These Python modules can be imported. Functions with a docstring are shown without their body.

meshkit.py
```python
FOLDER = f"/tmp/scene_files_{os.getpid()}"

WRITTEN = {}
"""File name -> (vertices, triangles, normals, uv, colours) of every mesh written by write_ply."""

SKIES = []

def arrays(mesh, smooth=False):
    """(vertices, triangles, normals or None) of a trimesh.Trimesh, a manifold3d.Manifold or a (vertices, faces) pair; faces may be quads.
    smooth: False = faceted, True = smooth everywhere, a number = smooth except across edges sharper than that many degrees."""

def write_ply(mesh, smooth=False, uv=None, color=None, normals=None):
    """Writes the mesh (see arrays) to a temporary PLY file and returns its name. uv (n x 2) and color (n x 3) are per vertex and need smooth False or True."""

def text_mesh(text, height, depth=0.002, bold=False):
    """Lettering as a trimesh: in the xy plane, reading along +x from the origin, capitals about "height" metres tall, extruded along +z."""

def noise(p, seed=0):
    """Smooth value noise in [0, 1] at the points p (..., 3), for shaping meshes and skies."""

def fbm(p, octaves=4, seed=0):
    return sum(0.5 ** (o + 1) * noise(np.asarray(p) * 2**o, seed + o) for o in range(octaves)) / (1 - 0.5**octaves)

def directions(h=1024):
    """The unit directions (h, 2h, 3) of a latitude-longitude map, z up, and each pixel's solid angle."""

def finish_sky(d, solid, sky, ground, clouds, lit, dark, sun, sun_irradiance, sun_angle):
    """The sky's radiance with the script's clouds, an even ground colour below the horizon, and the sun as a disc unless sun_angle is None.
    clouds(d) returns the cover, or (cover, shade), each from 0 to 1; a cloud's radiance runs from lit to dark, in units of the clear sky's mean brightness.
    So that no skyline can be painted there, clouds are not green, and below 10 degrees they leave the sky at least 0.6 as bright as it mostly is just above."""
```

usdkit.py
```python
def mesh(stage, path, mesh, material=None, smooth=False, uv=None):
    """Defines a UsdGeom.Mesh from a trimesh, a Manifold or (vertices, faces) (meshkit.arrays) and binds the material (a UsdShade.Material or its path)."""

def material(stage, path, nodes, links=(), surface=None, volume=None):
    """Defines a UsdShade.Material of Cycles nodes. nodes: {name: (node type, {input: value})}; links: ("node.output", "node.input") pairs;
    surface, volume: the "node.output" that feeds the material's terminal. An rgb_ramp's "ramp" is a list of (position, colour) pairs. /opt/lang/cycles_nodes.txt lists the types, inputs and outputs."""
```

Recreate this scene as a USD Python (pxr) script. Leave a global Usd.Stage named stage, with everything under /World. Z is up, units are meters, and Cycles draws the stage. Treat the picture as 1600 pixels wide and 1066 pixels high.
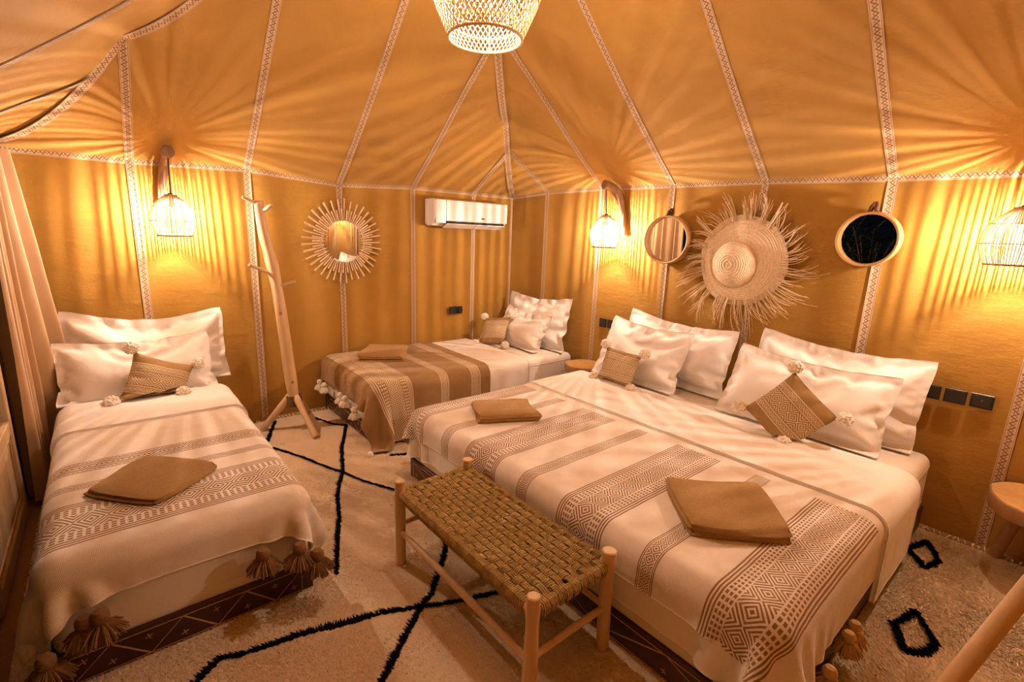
import math, random
import numpy as np, trimesh
from scipy.ndimage import zoom as nd_zoom, gaussian_filter
from scipy.interpolate import griddata
from pxr import Usd, UsdGeom, UsdLux, UsdShade, Gf, Sdf, Vt
import usdkit, meshkit

stage = Usd.Stage.CreateInMemory()
UsdGeom.SetStageUpAxis(stage, UsdGeom.Tokens.z)
UsdGeom.SetStageMetersPerUnit(stage, 1.0)
UsdGeom.Xform.Define(stage, '/World')
stage.SetDefaultPrim(stage.GetPrimAtPath('/World'))
PI = math.pi
A = np.array

# ---------------------------------------------------------------- camera, sky, lamps' strength, exposure
CAM = dict(pos=(-3.7723, -4.5221, 1.6785), yaw=0.867, pitch=0.215, roll=0.037, f=755.6)
EXPOSURE = 1.02
LAMP_COLOR = (1.0, 0.752, 0.60)
SCONCE_STRENGTH = 7000.0
PENDANT_STRENGTH = 640.0
NIGHT = 0.0012

def make_camera():
    c = UsdGeom.Camera.Define(stage, '/World/camera')
    y, p, ro = CAM['yaw'], CAM['pitch'], CAM['roll']
    fw = A([math.cos(y)*math.cos(p), math.sin(y)*math.cos(p), -math.sin(p)])
    r = A([math.sin(y), -math.cos(y), 0]); u = np.cross(r, fw)
    r2 = r*math.cos(ro)+u*math.sin(ro); u2 = u*math.cos(ro)-r*math.sin(ro)
    m = Gf.Matrix4d(*r2, 0, *u2, 0, *(-fw), 0, *CAM['pos'], 1)
    c.AddTransformOp().Set(m)
    c.CreateHorizontalApertureAttr(36.0); c.CreateVerticalApertureAttr(36.0*1066/1600)
    c.CreateFocalLengthAttr(CAM['f']/1600*36.0)
    c.CreateClippingRangeAttr(Gf.Vec2f(0.05, 100))
    c.CreateExposureAttr(EXPOSURE)
make_camera()
dome = UsdLux.DomeLight.Define(stage, '/World/night_sky')
dome.CreateColorAttr(Gf.Vec3f(0.25, 0.35, 0.6)); dome.CreateIntensityAttr(NIGHT)

# ---------------------------------------------------------------- material helpers
class E:
    """An expression over Cycles math nodes."""
    def __init__(s, g, ref): s.g, s.r = g, ref
    def _b(s, op, o): return s.g.m(op, s, o)
    def __add__(s, o): return s._b('add', o)
    __radd__ = __add__
    def __sub__(s, o): return s._b('subtract', o)
    def __rsub__(s, o): return s.g.m('subtract', o, s)
    def __mul__(s, o): return s._b('multiply', o)
    __rmul__ = __mul__
    def __truediv__(s, o): return s._b('divide', o)
    def lt(s, o): return s._b('less_than', o)
    def gt(s, o): return s._b('greater_than', o)
    def frac(s): return s.g.m('fraction', s)
    def abs(s): return s.g.m('absolute', s)
    def max(s, o): return s._b('maximum', o)
    def min(s, o): return s._b('minimum', o)

class Graph:
    def __init__(s): s.n, s.l = {}, []
    def node(s, kind, **inp):
        nm = f'n{len(s.n)}'; vals = {}
        for k, v in inp.items():
            if isinstance(v, E): s.l.append((v.r, f'{nm}.{k}'))
            else: vals[k] = v
        s.n[nm] = (kind, vals); return nm
    def out(s, kind, sock, **inp): return E(s, s.node(kind, **inp)+'.'+sock)
    def m(s, op, a, b=0.0): return s.out('math', 'value', math_type=op, value1=a, value2=b)
    def uv(s):
        a = s.out('attribute', 'vector', attribute='st')
        q = s.node('separate_xyz', vector=a)
        return E(s, q+'.x'), E(s, q+'.y')
    def pos(s): return s.out('texture_coordinate', 'object')
    def noise(s, scale, detail=3, rough=.55, vec=None, sock='fac', stretch=None):
        vec = vec or s.out('geometry', 'position')
        if stretch: vec = s.out('mapping', 'vector', vector=vec, scale=stretch)
        return s.out('noise_texture', sock, vector=vec, scale=float(scale), detail=float(detail), roughness=float(rough))
    def mix(s, f, a, b): return s.out('mix_color', 'result', fac=f, a=a, b=b)
    def ramp(s, f, stops): return s.out('rgb_ramp', 'color', fac=f, ramp=stops)
    def bump(s, h, strength=.3, dist=.01, normal=None):
        kw = dict(height=h, strength=float(strength), distance=float(dist))
        if normal is not None: kw['normal'] = normal
        return s.out('bump', 'normal', **kw)
    def done(s, name, **p):
        bs = s.node('principled_bsdf', **p)
        return usdkit.material(stage, '/World/Looks/'+name, s.n, s.l, surface=bs+'.BSDF')

def plain(name, col, rough=.6, metal=0., var=.12, scale=9, bump=.0, bscale=120, stretch=None, **kw):
    g = Graph()
    n = g.noise(scale, 4, .6, stretch=stretch)
    c1 = tuple(min(1, c*(1-var)) for c in col); c2 = tuple(min(1, c*(1+var)) for c in col)
    col_e = g.ramp(n, [(.25, c1), (.75, c2)])
    if bump: kw['normal'] = g.bump(g.noise(bscale, 3, stretch=stretch), bump, .004)
    return g.done(name, base_color=col_e, roughness=rough, metallic=metal, **kw)

M = {}
CREAM = (.80, .72, .64); BROWN = (.235, .122, .034); TAN = (.33, .195, .075)

def canvas(name, col):
    g = Graph()
    n = g.noise(1.6, 5, .6); n2 = g.noise(240, 2, .5)
    c = g.ramp(n, [(.3, tuple(x*.90 for x in col)), (.7, tuple(min(1, x*1.08) for x in col))])
    f = g.noise(7, 4, .6)
    f2 = g.noise(2.2, 5, .7, stretch=(1., 1., 3.))
    h = n2*.2 + f*.8 + f2*2.4
    return g.done(name, base_color=c, roughness=.85, normal=g.bump(h, .35, .010), sheen_weight=.08)
M['canvas_wall'] = canvas('canvas_wall', (.40, .212, .029))
M['canvas_roof'] = canvas('canvas_roof', (.445, .245, .048))

def tape():
    g = Graph(); u, v = g.uv()            # u across -1..1, v metres along
    q = u.abs()
    zig = ((v/.040).frac()-.5).abs()*4-1.0    # -1..1
    d = (u - zig*.52).abs().lt(.20)
    zig2 = ((v/.040+.5).frac()-.5).abs()*4-1.0
    d2 = (u - zig2*.40).abs().lt(.09)
    body = d.max(d2)*q.lt(.62)
    edge = q.gt(.76)*q.lt(.84)
    mask = body.max(edge)
    c = g.mix(mask, (.60, .45, .31), (.25, .13, .045))
    return g.done('seam_tape_weave', base_color=c, roughness=.85, normal=g.bump(mask, .3, .003))
M['tape'] = tape()

def weave_bump(g, u, v, period=.0045):
    return ((u/period).frac()-.5).abs() + ((v/period).frac()-.5).abs()

def wide_band(s, t, W=.27):
    """mask of a broad woven band; s: distance from its middle line, t: along it"""
    q = s.abs()*(.27/W)
    lines = ((q-.097)/.0125).frac().lt(.52)*q.gt(.097)*q.lt(.134)
    rows = ((q-.056)/.0135).frac().lt(.64)*((t/.024).frac()).lt(.6)*q.gt(.056)*q.lt(.0955)
    P = .104
    tt = ((t/P).frac()-.5).abs()*P
    dia = ((tt+q)/.0174).frac().lt(.5)*q.lt(.050)
    return lines.max(rows).max(dia)

def thin_band(s, t, W=.07):
    q = s.abs()*(.07/W)
    lines = q.gt(.024)*q.lt(.0345)*(1.0-q.gt(.0275)*q.lt(.0305))
    tt = ((t/.045).frac()-.5).abs()*.045
    z = ((tt+q)/.0115).frac().lt(.5)*q.lt(.0205)
    return lines.max(z)

def zig_band(s, t, W=.1):
    q = s.abs()*(.1/W)
    lines = q.gt(.042)*q.lt(.048)
    tt = ((t/.06).frac()-.5).abs()*.06
    z = ((tt+q)/.017).frac().lt(.55)*q.lt(.037)
    return lines.max(z)

def blanket_mat(name, base, ink, axis, bands, lo=-9, hi=9):
    """axis: 0 = bands are measured in rest x and run along y; 1 the other way. bands: (kind, centre, width)"""
    g = Graph(); x, y = g.uv()
    s, t = (x, y) if axis == 0 else (y, x)
    wob = (g.noise(7, 2, .5)-.5)*.006
    s = s+wob
    mask = None
    for kind, c, w in bands:
        f = {'wide': wide_band, 'thin': thin_band, 'zig': zig_band}[kind](s-c, t, w)
        mask = f if mask is None else mask.max(f)
    mask = mask*t.gt(lo)*t.lt(hi)
    fade = g.noise(300, 2, .5)
    wv = weave_bump(g, x, y)
    cloth = g.ramp(g.noise(14, 4, .6), [(.3, tuple(c*.93 for c in base)), (.7, tuple(min(1, c*1.04) for c in base))])
    c = g.mix(mask*(fade*.3+.80), cloth, ink)
    h = wv*.5 + g.noise(160, 3, .6)*.8 + mask*.5
    return g.done(name, base_color=c, roughness=.9, sheen_weight=.15, normal=g.bump(h, .35, .0035))

M['blanket_left'] = blanket_mat('blanket_left', CREAM, BROWN, 1,
    [('zig', -1.58, .13), ('thin', -1.80, .06), ('wide', -2.13, .35)])
M['blanket_big'] = blanket_mat('blanket_big', CREAM, BROWN, 1,
    [('wide', -3.98, .27), ('thin', -3.62, .075), ('wide', -3.27, .27), ('thin', -2.90, .075), ('wide', -2.55, .29),
     ('thin', -2.20, .075), ('wide', -1.80, .30)], -9, -1.29)
M['blanket_corner'] = blanket_mat('blanket_corner', TAN, (.74, .62, .46), 0,
    [('wide', -2.10, .30), ('thin', -1.66, .08), ('thin', -1.34, .10)])

def linen(name, col, sc=1., st=.22):
    g = Graph()
    n = g.noise(16*sc, 5, .65); w = g.noise(5, 4, .6)
    h = n*.55+w*1.0+g.noise(420, 1)*.08
    c = g.ramp(g.noise(3, 3), [(.3, tuple(x*.96 for x in col)), (.7, tuple(min(1, x*1.02) for x in col))])
    return g.done(name, base_color=c, roughness=.85, sheen_weight=.1, normal=g.bump(h, st, .012))
M['linen'] = linen('white_linen', (.84, .79, .74))
M['sheet'] = linen('white_sheet', (.78, .72, .64))
M['pillow'] = linen('pillow_linen', (.86, .81, .765), .8, .34)

def cushion_mat():
    g = Graph(); x, y = g.uv()
    q = y.abs()
    P = .070
    tt = ((x/P).frac()-.5).abs()*P
    dia = ((tt+q)/.0165).frac().lt(.45)*q.lt(.046)
    ln = q.gt(.052)*q.lt(.058)
    r = (q-.077).abs()
    t2 = ((x/.03).frac()-.5).abs()*.03
    sm = ((t2+r)/.0125).frac().lt(.48)*r.lt(.0145)
    ln2 = q.gt(.096)*q.lt(.102)
    mask = dia.max(ln).max(sm).max(ln2)
    c = g.mix(mask, (.36, .225, .085), (.74, .62, .46))
    h = weave_bump(g, x, y, .004)*.4+mask*.7
    return g.done('cushion_weave', base_color=c, roughness=.9, normal=g.bump(h, .4, .004))
M['cushion'] = cushion_mat()

def terry():
    g = Graph()
    n = g.noise(150, 4, .75); b = g.noise(9, 4)
    c = g.ramp(n*.6+b*.4, [(.3, (.50, .275, .062)), (.7, (.74, .44, .125))])
    return g.done('terry_towel', base_color=c, roughness=1., sheen_weight=.3, normal=g.bump(n, 1., .016))
M['terry'] = terry()

def wood(name, c1, c2, scale=3., stretch=(1, 1, .12), rough=.55, bump=.2):
    g = Graph()
    v = g.pos()
    n = g.noise(scale*6, 5, .65, vec=v, stretch=stretch)
    k = g.noise(2.2, 3, .5, vec=v)
    c = g.ramp(n*.7+k*.3, [(.3, c1), (.7, c2)])
    return g.done(name, base_color=c, roughness=rough, normal=g.bump(n, bump, .004))
M['pale_wood'] = wood('pale_wood', (.56, .37, .19), (.76, .55, .33))
M['bench_wood'] = wood('bench_wood', (.54, .35, .17), (.74, .53, .30))
M['stump_top'] = wood('stump_top', (.50, .29, .10), (.66, .42, .17), stretch=(1, 1, 1))
M['bark'] = wood('bark_wood', (.25, .13, .05), (.40, .23, .10), scale=5)
M['driftwood'] = wood('driftwood', (.14, .07, .03), (.36, .21, .12), scale=4)
M['door_wood'] = wood('door_wood', (.40, .26, .13), (.62, .45, .27))
M['base_wood'] = wood('red_brown_wood', (.035, .010, .006), (.075, .022, .012), stretch=(.15, 1, 1), rough=.38, bump=.1)
M['inlay'] = plain('carved_line', (.50, .30, .14), .7)
M['rattan'] = plain('rattan', (.68, .50, .28), .6, scale=40)
M['stick_wood'] = plain('peeled_stick', (.74, .54, .33), .6, scale=30)
M['rattan_dark'] = plain('rattan_rim', (.45, .25, .10), .6, scale=40)
M['straw'] = plain('straw', (.80, .64, .44), .8, var=.2, scale=60, bump=.3)
M['frame_wood'] = wood('mirror_frame_wood', (.42, .22, .07), (.58, .34, .13))
M['leather'] = plain('dark_leather', (.09, .03, .015), .45)
M['white_plastic'] = plain('white_plastic', (.83, .80, .77), .35, var=.01)
M['dark_plastic'] = plain('dark_plastic', (.018, .015, .013), .35, var=.05)
M['grey_metal'] = plain('grey_metal', (.16, .15, .14), .4, 1.)
M['black'] = plain('dark_slot', (.02, .015, .012), .7)
M['mirror'] = usdkit.material(stage, '/World/Looks/mirror', {'p': ('principled_bsdf', dict(base_color=(.86, .86, .84), metallic=1., roughness=.015))}, surface='p.BSDF')
M['curtain'] = plain('curtain_cloth', (.45, .285, .145), .8, var=.05, bump=.15, bscale=300, sheen_weight=.2)
M['pompom'] = plain('cream_wool', (.88, .80, .70), .95, var=.12, scale=60, bump=.5, bscale=90)
M['tassel_brown'] = plain('brown_wool', (.21, .105, .036), .95, var=.3, scale=70, bump=.5, bscale=90)
M['tassel_tan'] = plain('tan_wool', (.50, .32, .13), .95, var=.25, scale=70, bump=.5, bscale=90)
M['cord'] = plain('rope_cord', (.20, .11, .045), .9, var=.3, scale=80)
M['floor'] = plain('floor_mat', (.30, .17, .06), .95, var=.2, scale=30, bump=.4)
M['leaf'] = plain('shrub_leaf', (.10, .17, .04), .5, var=.4)
M['soil'] = plain('sand', (.30, .20, .11), .95)

def seagrass():
    g = Graph()
    n = g.noise(45, 4, .7); m2 = g.noise(400, 2)
    c = g.ramp(n*.6+m2*.4, [(.3, (.15, .09, .021)), (.5, (.35, .225, .062)), (.72, (.54, .37, .135))])
    return g.done('seagrass_cord', base_color=c, roughness=.8, normal=g.bump(m2, .5, .003))
M['seagrass'] = seagrass()

def pile(name, c1, c2):
    g = Graph()
    r = g.out('geometry', 'random_per_island')
    n = g.noise(4, 4, .6)
    c = g.ramp(r*.65+n*.35, [(.2, c1), (.75, c2)])
    a = g.out('diffuse_bsdf', 'BSDF', color=c); b = g.out('translucent_bsdf', 'BSDF', color=c)
    mx = g.node('mix_closure', fac=.15, closure1=a, closure2=b)
    return usdkit.material(stage, '/World/Looks/'+name, g.n, g.l, surface=mx+'.closure')
M['pile'] = pile('cream_pile', (.80, .62, .42), (.98, .91, .76))
M['pile_shag'] = pile('shaggy_pile', (.80, .61, .38), (.98, .89, .70))
M['pile_black'] = pile('black_pile', (.010, .010, .014), (.03, .028, .032))
M['rug_base'] = plain('rug_backing', (.88, .74, .55), 1., var=.12, scale=14, bump=.6, bscale=160)

def glow(name, strength):
    return usdkit.material(stage, '/World/Looks/'+name, {'e': ('emission', dict(color=LAMP_COLOR, strength=strength))}, surface='e.emission')
M['filament'] = glow('sconce_filament', SCONCE_STRENGTH)
M['pendant_bulb'] = glow('pendant_bulb', PENDANT_STRENGTH)
def glass():
    g = Graph()
    fr = g.out('fresnel', 'fac', IOR=1.45)
    t = g.out('transparent_bsdf', 'BSDF', color=(.96, .96, .95)); s = g.out('glossy_bsdf', 'BSDF', color=(1., 1., 1.), roughness=.0)
    mx = g.node('mix_closure', fac=fr, closure1=t, closure2=s)
    return usdkit.material(stage, '/World/Looks/window_glass', g.n, g.l, surface=mx+'.closure')
M['glass'] = glass()

# ---------------------------------------------------------------- scene-graph helpers
used = {}
def numbered(parent, name):
    k = used.get((parent, name), 0); used[(parent, name)] = k+1
    return name if k == 0 else f'{name}_{k:03d}'

def tri(m):
    if isinstance(m, trimesh.Trimesh): return A(m.vertices, float), A(m.faces), None
    if len(m) == 4: return A(m[0], float), A(m[1]), None
    if len(m) == 3: return A(m[0], float), A(m[1]), A(m[2], float)
    return A(m[0], float), A(m[1]), None

class Thing:
    """A top-level object: parts given in world coordinates, written relative to the thing's base."""
    def __init__(s, name, label, category=None, group=None, kind=None, origin=None):
        s.path = '/World/'+numbered('/World', name)
        s.parts, s.origin = [], origin
        s.x = UsdGeom.Xform.Define(stage, s.path)
        p = s.x.GetPrim()
        p.SetCustomDataByKey('label', label)
        if category: p.SetCustomDataByKey('category', category)
        if group: p.SetCustomDataByKey('group', group)
        if kind: p.SetCustomDataByKey('kind', kind)
    def part(s, name, mesh, mat, parent=None, label=None, smooth=30, kind=None):
        par = parent or s.path
        path = par+'/'+numbered(par, name)
        s.parts.append((path, mesh, mat, smooth, label, kind))
        return path
    def end(s):
        allv = np.vstack([tri(m)[0] for _, m, *_ in s.parts])
        if s.origin is None:
            lo, hi = allv.min(0), allv.max(0); s.origin = A([(lo[0]+hi[0])/2, (lo[1]+hi[1])/2, lo[2]])
        o = A(s.origin, float)
        s.x.AddTranslateOp().Set(Gf.Vec3d(*o))
        for path, m, mat, smooth, label, kind in s.parts:
            v, f, uv = tri(m)
            mm = usdkit.mesh(stage, path, trimesh.Trimesh(v-o, f, process=False) if uv is None else (v-o, f), M[mat], smooth=smooth if uv is None else True, uv=uv)
            if not isinstance(m, trimesh.Trimesh) and len(m) == 4:
                mm.CreateNormalsAttr(Vt.Vec3fArray.FromNumpy(m[2].astype(np.float32))); mm.SetNormalsInterpolation('vertex')
            if label: mm.GetPrim().SetCustomDataByKey('label', label)
            if kind: mm.GetPrim().SetCustomDataByKey('kind', kind)

cat = trimesh.util.concatenate
def tube(pts, r, n=8, caps=True, closed=False):
    pts = A(pts, float); k = len(pts); r = np.broadcast_to(A(r, float), (k,))
    t = np.gradient(pts, axis=0) if not closed else np.roll(pts, -1, 0)-np.roll(pts, 1, 0)
    t /= np.linalg.norm(t, axis=1)[:, None]+1e-12
    ref = A([0, 0, 1.]) if abs(t[0, 2]) < .9 else A([1., 0, 0])
    u = np.cross(t[0], ref); u /= np.linalg.norm(u); U = [u]
    for i in range(1, k):
        u = U[-1]-t[i]*(U[-1]@t[i]); U.append(u/(np.linalg.norm(u)+1e-12))
    U = A(U); W = np.cross(t, U)
    a = np.arange(n)*2*PI/n
    v = (pts[:, None]+r[:, None, None]*(np.cos(a)[None, :, None]*U[:, None]+np.sin(a)[None, :, None]*W[:, None])).reshape(-1, 3)
    f = []
    m = k if closed else k-1
    i, j = np.meshgrid(np.arange(m), np.arange(n), indexing='ij')
    p00 = i*n+j; p01 = i*n+(j+1) % n; p10 = ((i+1) % k)*n+j; p11 = ((i+1) % k)*n+(j+1) % n
    f = np.concatenate([np.stack([p00, p01, p11], -1).reshape(-1, 3), np.stack([p00, p11, p10], -1).reshape(-1, 3)])
    if caps and not closed:
        v = np.vstack([v, pts[0], pts[-1]]); c0, c1 = k*n, k*n+1
        b = np.arange(n); b2 = (b+1) % n
        f = np.vstack([f, np.stack([np.full(n, c0), b2, b], 1), np.stack([np.full(n, c1), (k-1)*n+b, (k-1)*n+b2], 1)])
    return trimesh.Trimesh(v, f, process=False)

def tubes(lines, r, n=5):
    return cat([tube(l, r, n) for l in lines])

def lathe(profile, n=32, center=(0, 0, 0)):
    pr = A(profile, float); k = len(pr)
    a = np.arange(n)*2*PI/n
    v = np.stack([pr[:, None, 0]*np.cos(a), pr[:, None, 0]*np.sin(a), np.broadcast_to(pr[:, None, 1], (k, n))], -1).reshape(-1, 3)
    i, j = np.meshgrid(np.arange(k-1), np.arange(n), indexing='ij')
    p00 = i*n+j; p01 = i*n+(j+1) % n; p10 = p00+n; p11 = p01+n
    f = np.concatenate([np.stack([p00, p01, p11], -1).reshape(-1, 3), np.stack([p00, p11, p10], -1).reshape(-1, 3)])
    m = trimesh.Trimesh(v, f, process=False); m.apply_translation(center); return m

def bevel_box(lo, hi, b=.006):
    lo, hi = A(lo, float), A(hi, float); c, h = (lo+hi)/2, (hi-lo)/2
    b = min(b, h.min()*.45); pts = []
    for s in np.ndindex(2, 2, 2):
        s = A(s)*2-1
        for ax in range(3):
            q = h-b; q = q.copy(); q[ax] = h[ax]; pts.append(c+s*q)
    return trimesh.convex.convex_hull(A(pts))

def placed(m, R=None, t=(0, 0, 0)):
    m = m.copy(); T = np.eye(4)
    if R is not None: T[:3, :3] = R
    T[:3, 3] = t; m.apply_transform(T); return m

def rot(axis, ang): return trimesh.transformations.rotation_matrix(ang, axis)[:3, :3]

def grid_faces(n, m, off=0, flip=False):
    i, j = np.meshgrid(np.arange(n-1), np.arange(m-1), indexing='ij')
    a = (i*m+j).ravel()+off; b = a+m; c = b+1; d = a+1
    f = np.concatenate([np.stack([a, b, c], 1), np.stack([a, c, d], 1)])
    return f[:, ::-1] if flip else f

def grid_normals(P):
    du = np.gradient(P, axis=0); dv = np.gradient(P, axis=1)
    n = np.cross(du, dv); return n/(np.linalg.norm(n, axis=2, keepdims=True)+1e-12)

def border(n, m):
    return np.concatenate([np.arange(m), np.arange(1, n)*m+m-1, (n-1)*m+np.arange(m-2, -1, -1), np.arange(n-2, 0, -1)*m])

def shell(P, th, uv=None, flip=False):
    """a sheet given as a grid of points, made a solid of the thickness th (the grid is its upper face)"""
    n, m = P.shape[:2]; N = grid_normals(P)*(-1 if flip else 1)
    v = np.vstack([P.reshape(-1, 3), (P-N*th).reshape(-1, 3)])
    b = border(n, m); b2 = np.roll(b, -1); k = n*m
    fr = np.concatenate([np.stack([b, b2+k, b2], 1), np.stack([b, b+k, b2+k], 1)])
    f = np.vstack([grid_faces(n, m), grid_faces(n, m, k, True), fr if not flip else fr])
    if flip: f = f[:, ::-1]
    if uv is None: return trimesh.Trimesh(v, f, process=False)
    return v, f, np.vstack([uv.reshape(-1, 2)]*2)

def upsample(P, k=2):
    n, m = P.shape[:2]
    return nd_zoom(P, ((n-1)*k+1)/n if False else (((n-1)*k+1)/n, ((m-1)*k+1)/m, 1), order=3, mode='nearest', grid_mode=False)

# ---------------------------------------------------------------- cloth
def links(n, m):
    idx = np.arange(n*m).reshape(n, m); S = []
    def add(a, b, k): S.append((a.ravel(), b.ravel(), k))
    for o in (0, 1):
        add(idx[o:-1:2, :], idx[o+1::2, :], 1.); add(idx[:, o:-1:2], idx[:, o+1::2], 1.)
    for o in (0, 1):
        add(idx[o:-1:2, :-1], idx[o+1::2, 1:], .35); add(idx[o:-1:2, 1:], idx[o+1::2, :-1], .35)
    for o in (0, 1, 2, 3):
        add(idx[o:-2:4, :], idx[o+2::4, :], .12); add(idx[:, o:-2:4], idx[:, o+2::4], .12)
    return [(a, b, k) for a, b, k in S if len(a)]

def satisfy(X, S, L):
    for (a, b, k), l in zip(S, L):
        d = X[b]-X[a]; ln = np.sqrt((d*d).sum(1))+1e-9
        c = (d*(.5*k*(ln-l)/ln)[:, None])
        X[a] += c; X[b] -= c

def drape(x0, x1, y0, y1, z, colliders, res=.03, steps=260, pin=None, seed=0, puff=0.):
    """a rectangular cloth let fall over what lies below; returns its points (grid) and rest coordinates"""
    n, m = int(round((x1-x0)/res))+1, int(round((y1-y0)/res))+1
    gx, gy = np.meshgrid(np.linspace(x0, x1, n), np.linspace(y0, y1, m), indexing='ij')
    rest = np.stack([gx, gy], -1).reshape(-1, 2)
    rng = np.random.default_rng(seed)
    X = np.column_stack([rest, np.full(n*m, z)+rng.normal(0, .002, n*m)])
    S = links(n, m); L = [np.linalg.norm(rest[b]-rest[a], axis=1) for a, b, _ in S]
    prev = X.copy()
    pinned = pin(rest) if pin else None
    for it in range(steps):
        v = (X-prev)*.96; prev = X.copy()
        sp = np.linalg.norm(v, axis=1, keepdims=True); v *= np.minimum(1, .03/(sp+1e-9))
        X = X+v; X[:, 2] -= .0012
        for _ in range(5): satisfy(X, S, L)
        for c in colliders: X = c(X, prev)
        if pinned is not None: X[pinned, :2] = rest[pinned]
    return X.reshape(n, m, 3), rest.reshape(n, m, 2)

def box_collider(lo, hi, rad, fric=.8):
    lo, hi = A(lo, float), A(hi, float); c, h = (lo+hi)/2, (hi-lo)/2-rad
    def f(X, prev):
        q = X-c; a = np.abs(q)-h; s = np.sign(q)
        out = np.maximum(a, 0); d = np.linalg.norm(out, axis=1)
        inside = (a.max(1) <= 0); X = X.copy()
        hit = (~inside) & (d < rad)
        nrm = np.zeros_like(X); nrm[hit] = (out*s)[hit]/(d[hit, None]+1e-9)
        depth = np.where(hit, rad-d, 0)
        if inside.any():
            ax = a[inside].argmax(1); nn = np.zeros((inside.sum(), 3)); nn[np.arange(len(ax)), ax] = s[inside][np.arange(len(ax)), ax]
            nrm[inside] = nn; depth[inside] = rad-a[inside].max(1); hit = hit | inside
        X += nrm*depth[:, None]
        mv = X[hit]-prev[hit]; t = mv-nrm[hit]*(mv*nrm[hit]).sum(1)[:, None]
        X[hit] -= t*fric
        return X
    return f

def plane_collider(p, n, fric=.8):
    p, n = A(p, float), A(n, float); n = n/np.linalg.norm(n)
    def f(X, prev):
        d = (X-p)@n; hit = d < 0; X = X.copy()
        X[hit] -= n*d[hit, None]
        mv = X[hit]-prev[hit]; t = mv-n*(mv@n)[:, None]; X[hit] -= t*fric
        return X
    return f

def front_collider(V, ax, sign, gap=.004, fric=.6):
    """a body already placed (points V) keeps later things on the side `sign` of its front, seen along the axis ax"""
    o = [i for i in range(3) if i != ax]
    lo = V[:, o].min(0); hi = V[:, o].max(0); n = 44
    G = np.full((n, n), np.nan)
    ij = np.clip(((V[:, o]-lo)/(hi-lo+1e-9)*(n-1)).round().astype(int), 0, n-1)
    for (i, j), val in zip(ij, V[:, ax]*sign):
        if not G[i, j] >= val: G[i, j] = val
    ok = ~np.isnan(G); ii, jj = np.nonzero(ok)
    from scipy.interpolate import NearestNDInterpolator
    gi, gj = np.meshgrid(np.arange(n), np.arange(n), indexing='ij')
    G = NearestNDInterpolator(np.column_stack([ii, jj]), G[ok])(gi, gj)
    G = gaussian_filter(G, 1.0)
    def f(X, prev):
        t = (X[:, o]-lo)/(hi-lo)*(n-1)
        inb = ((t >= -.5) & (t <= n-.5)).all(1)
        k = np.clip(t.round().astype(int), 0, n-1)
        lim = G[k[:, 0], k[:, 1]]+gap
        hit = inb & (X[:, ax]*sign < lim)
        X = X.copy()
        dz = (lim[hit]-X[hit, ax]*sign); step = np.minimum(dz, .012)
        X[hit, ax] += sign*step
        mv = X[hit]-prev[hit]; mv[:, ax] = 0; X[hit] -= mv*fric
        return X
    return f

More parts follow.
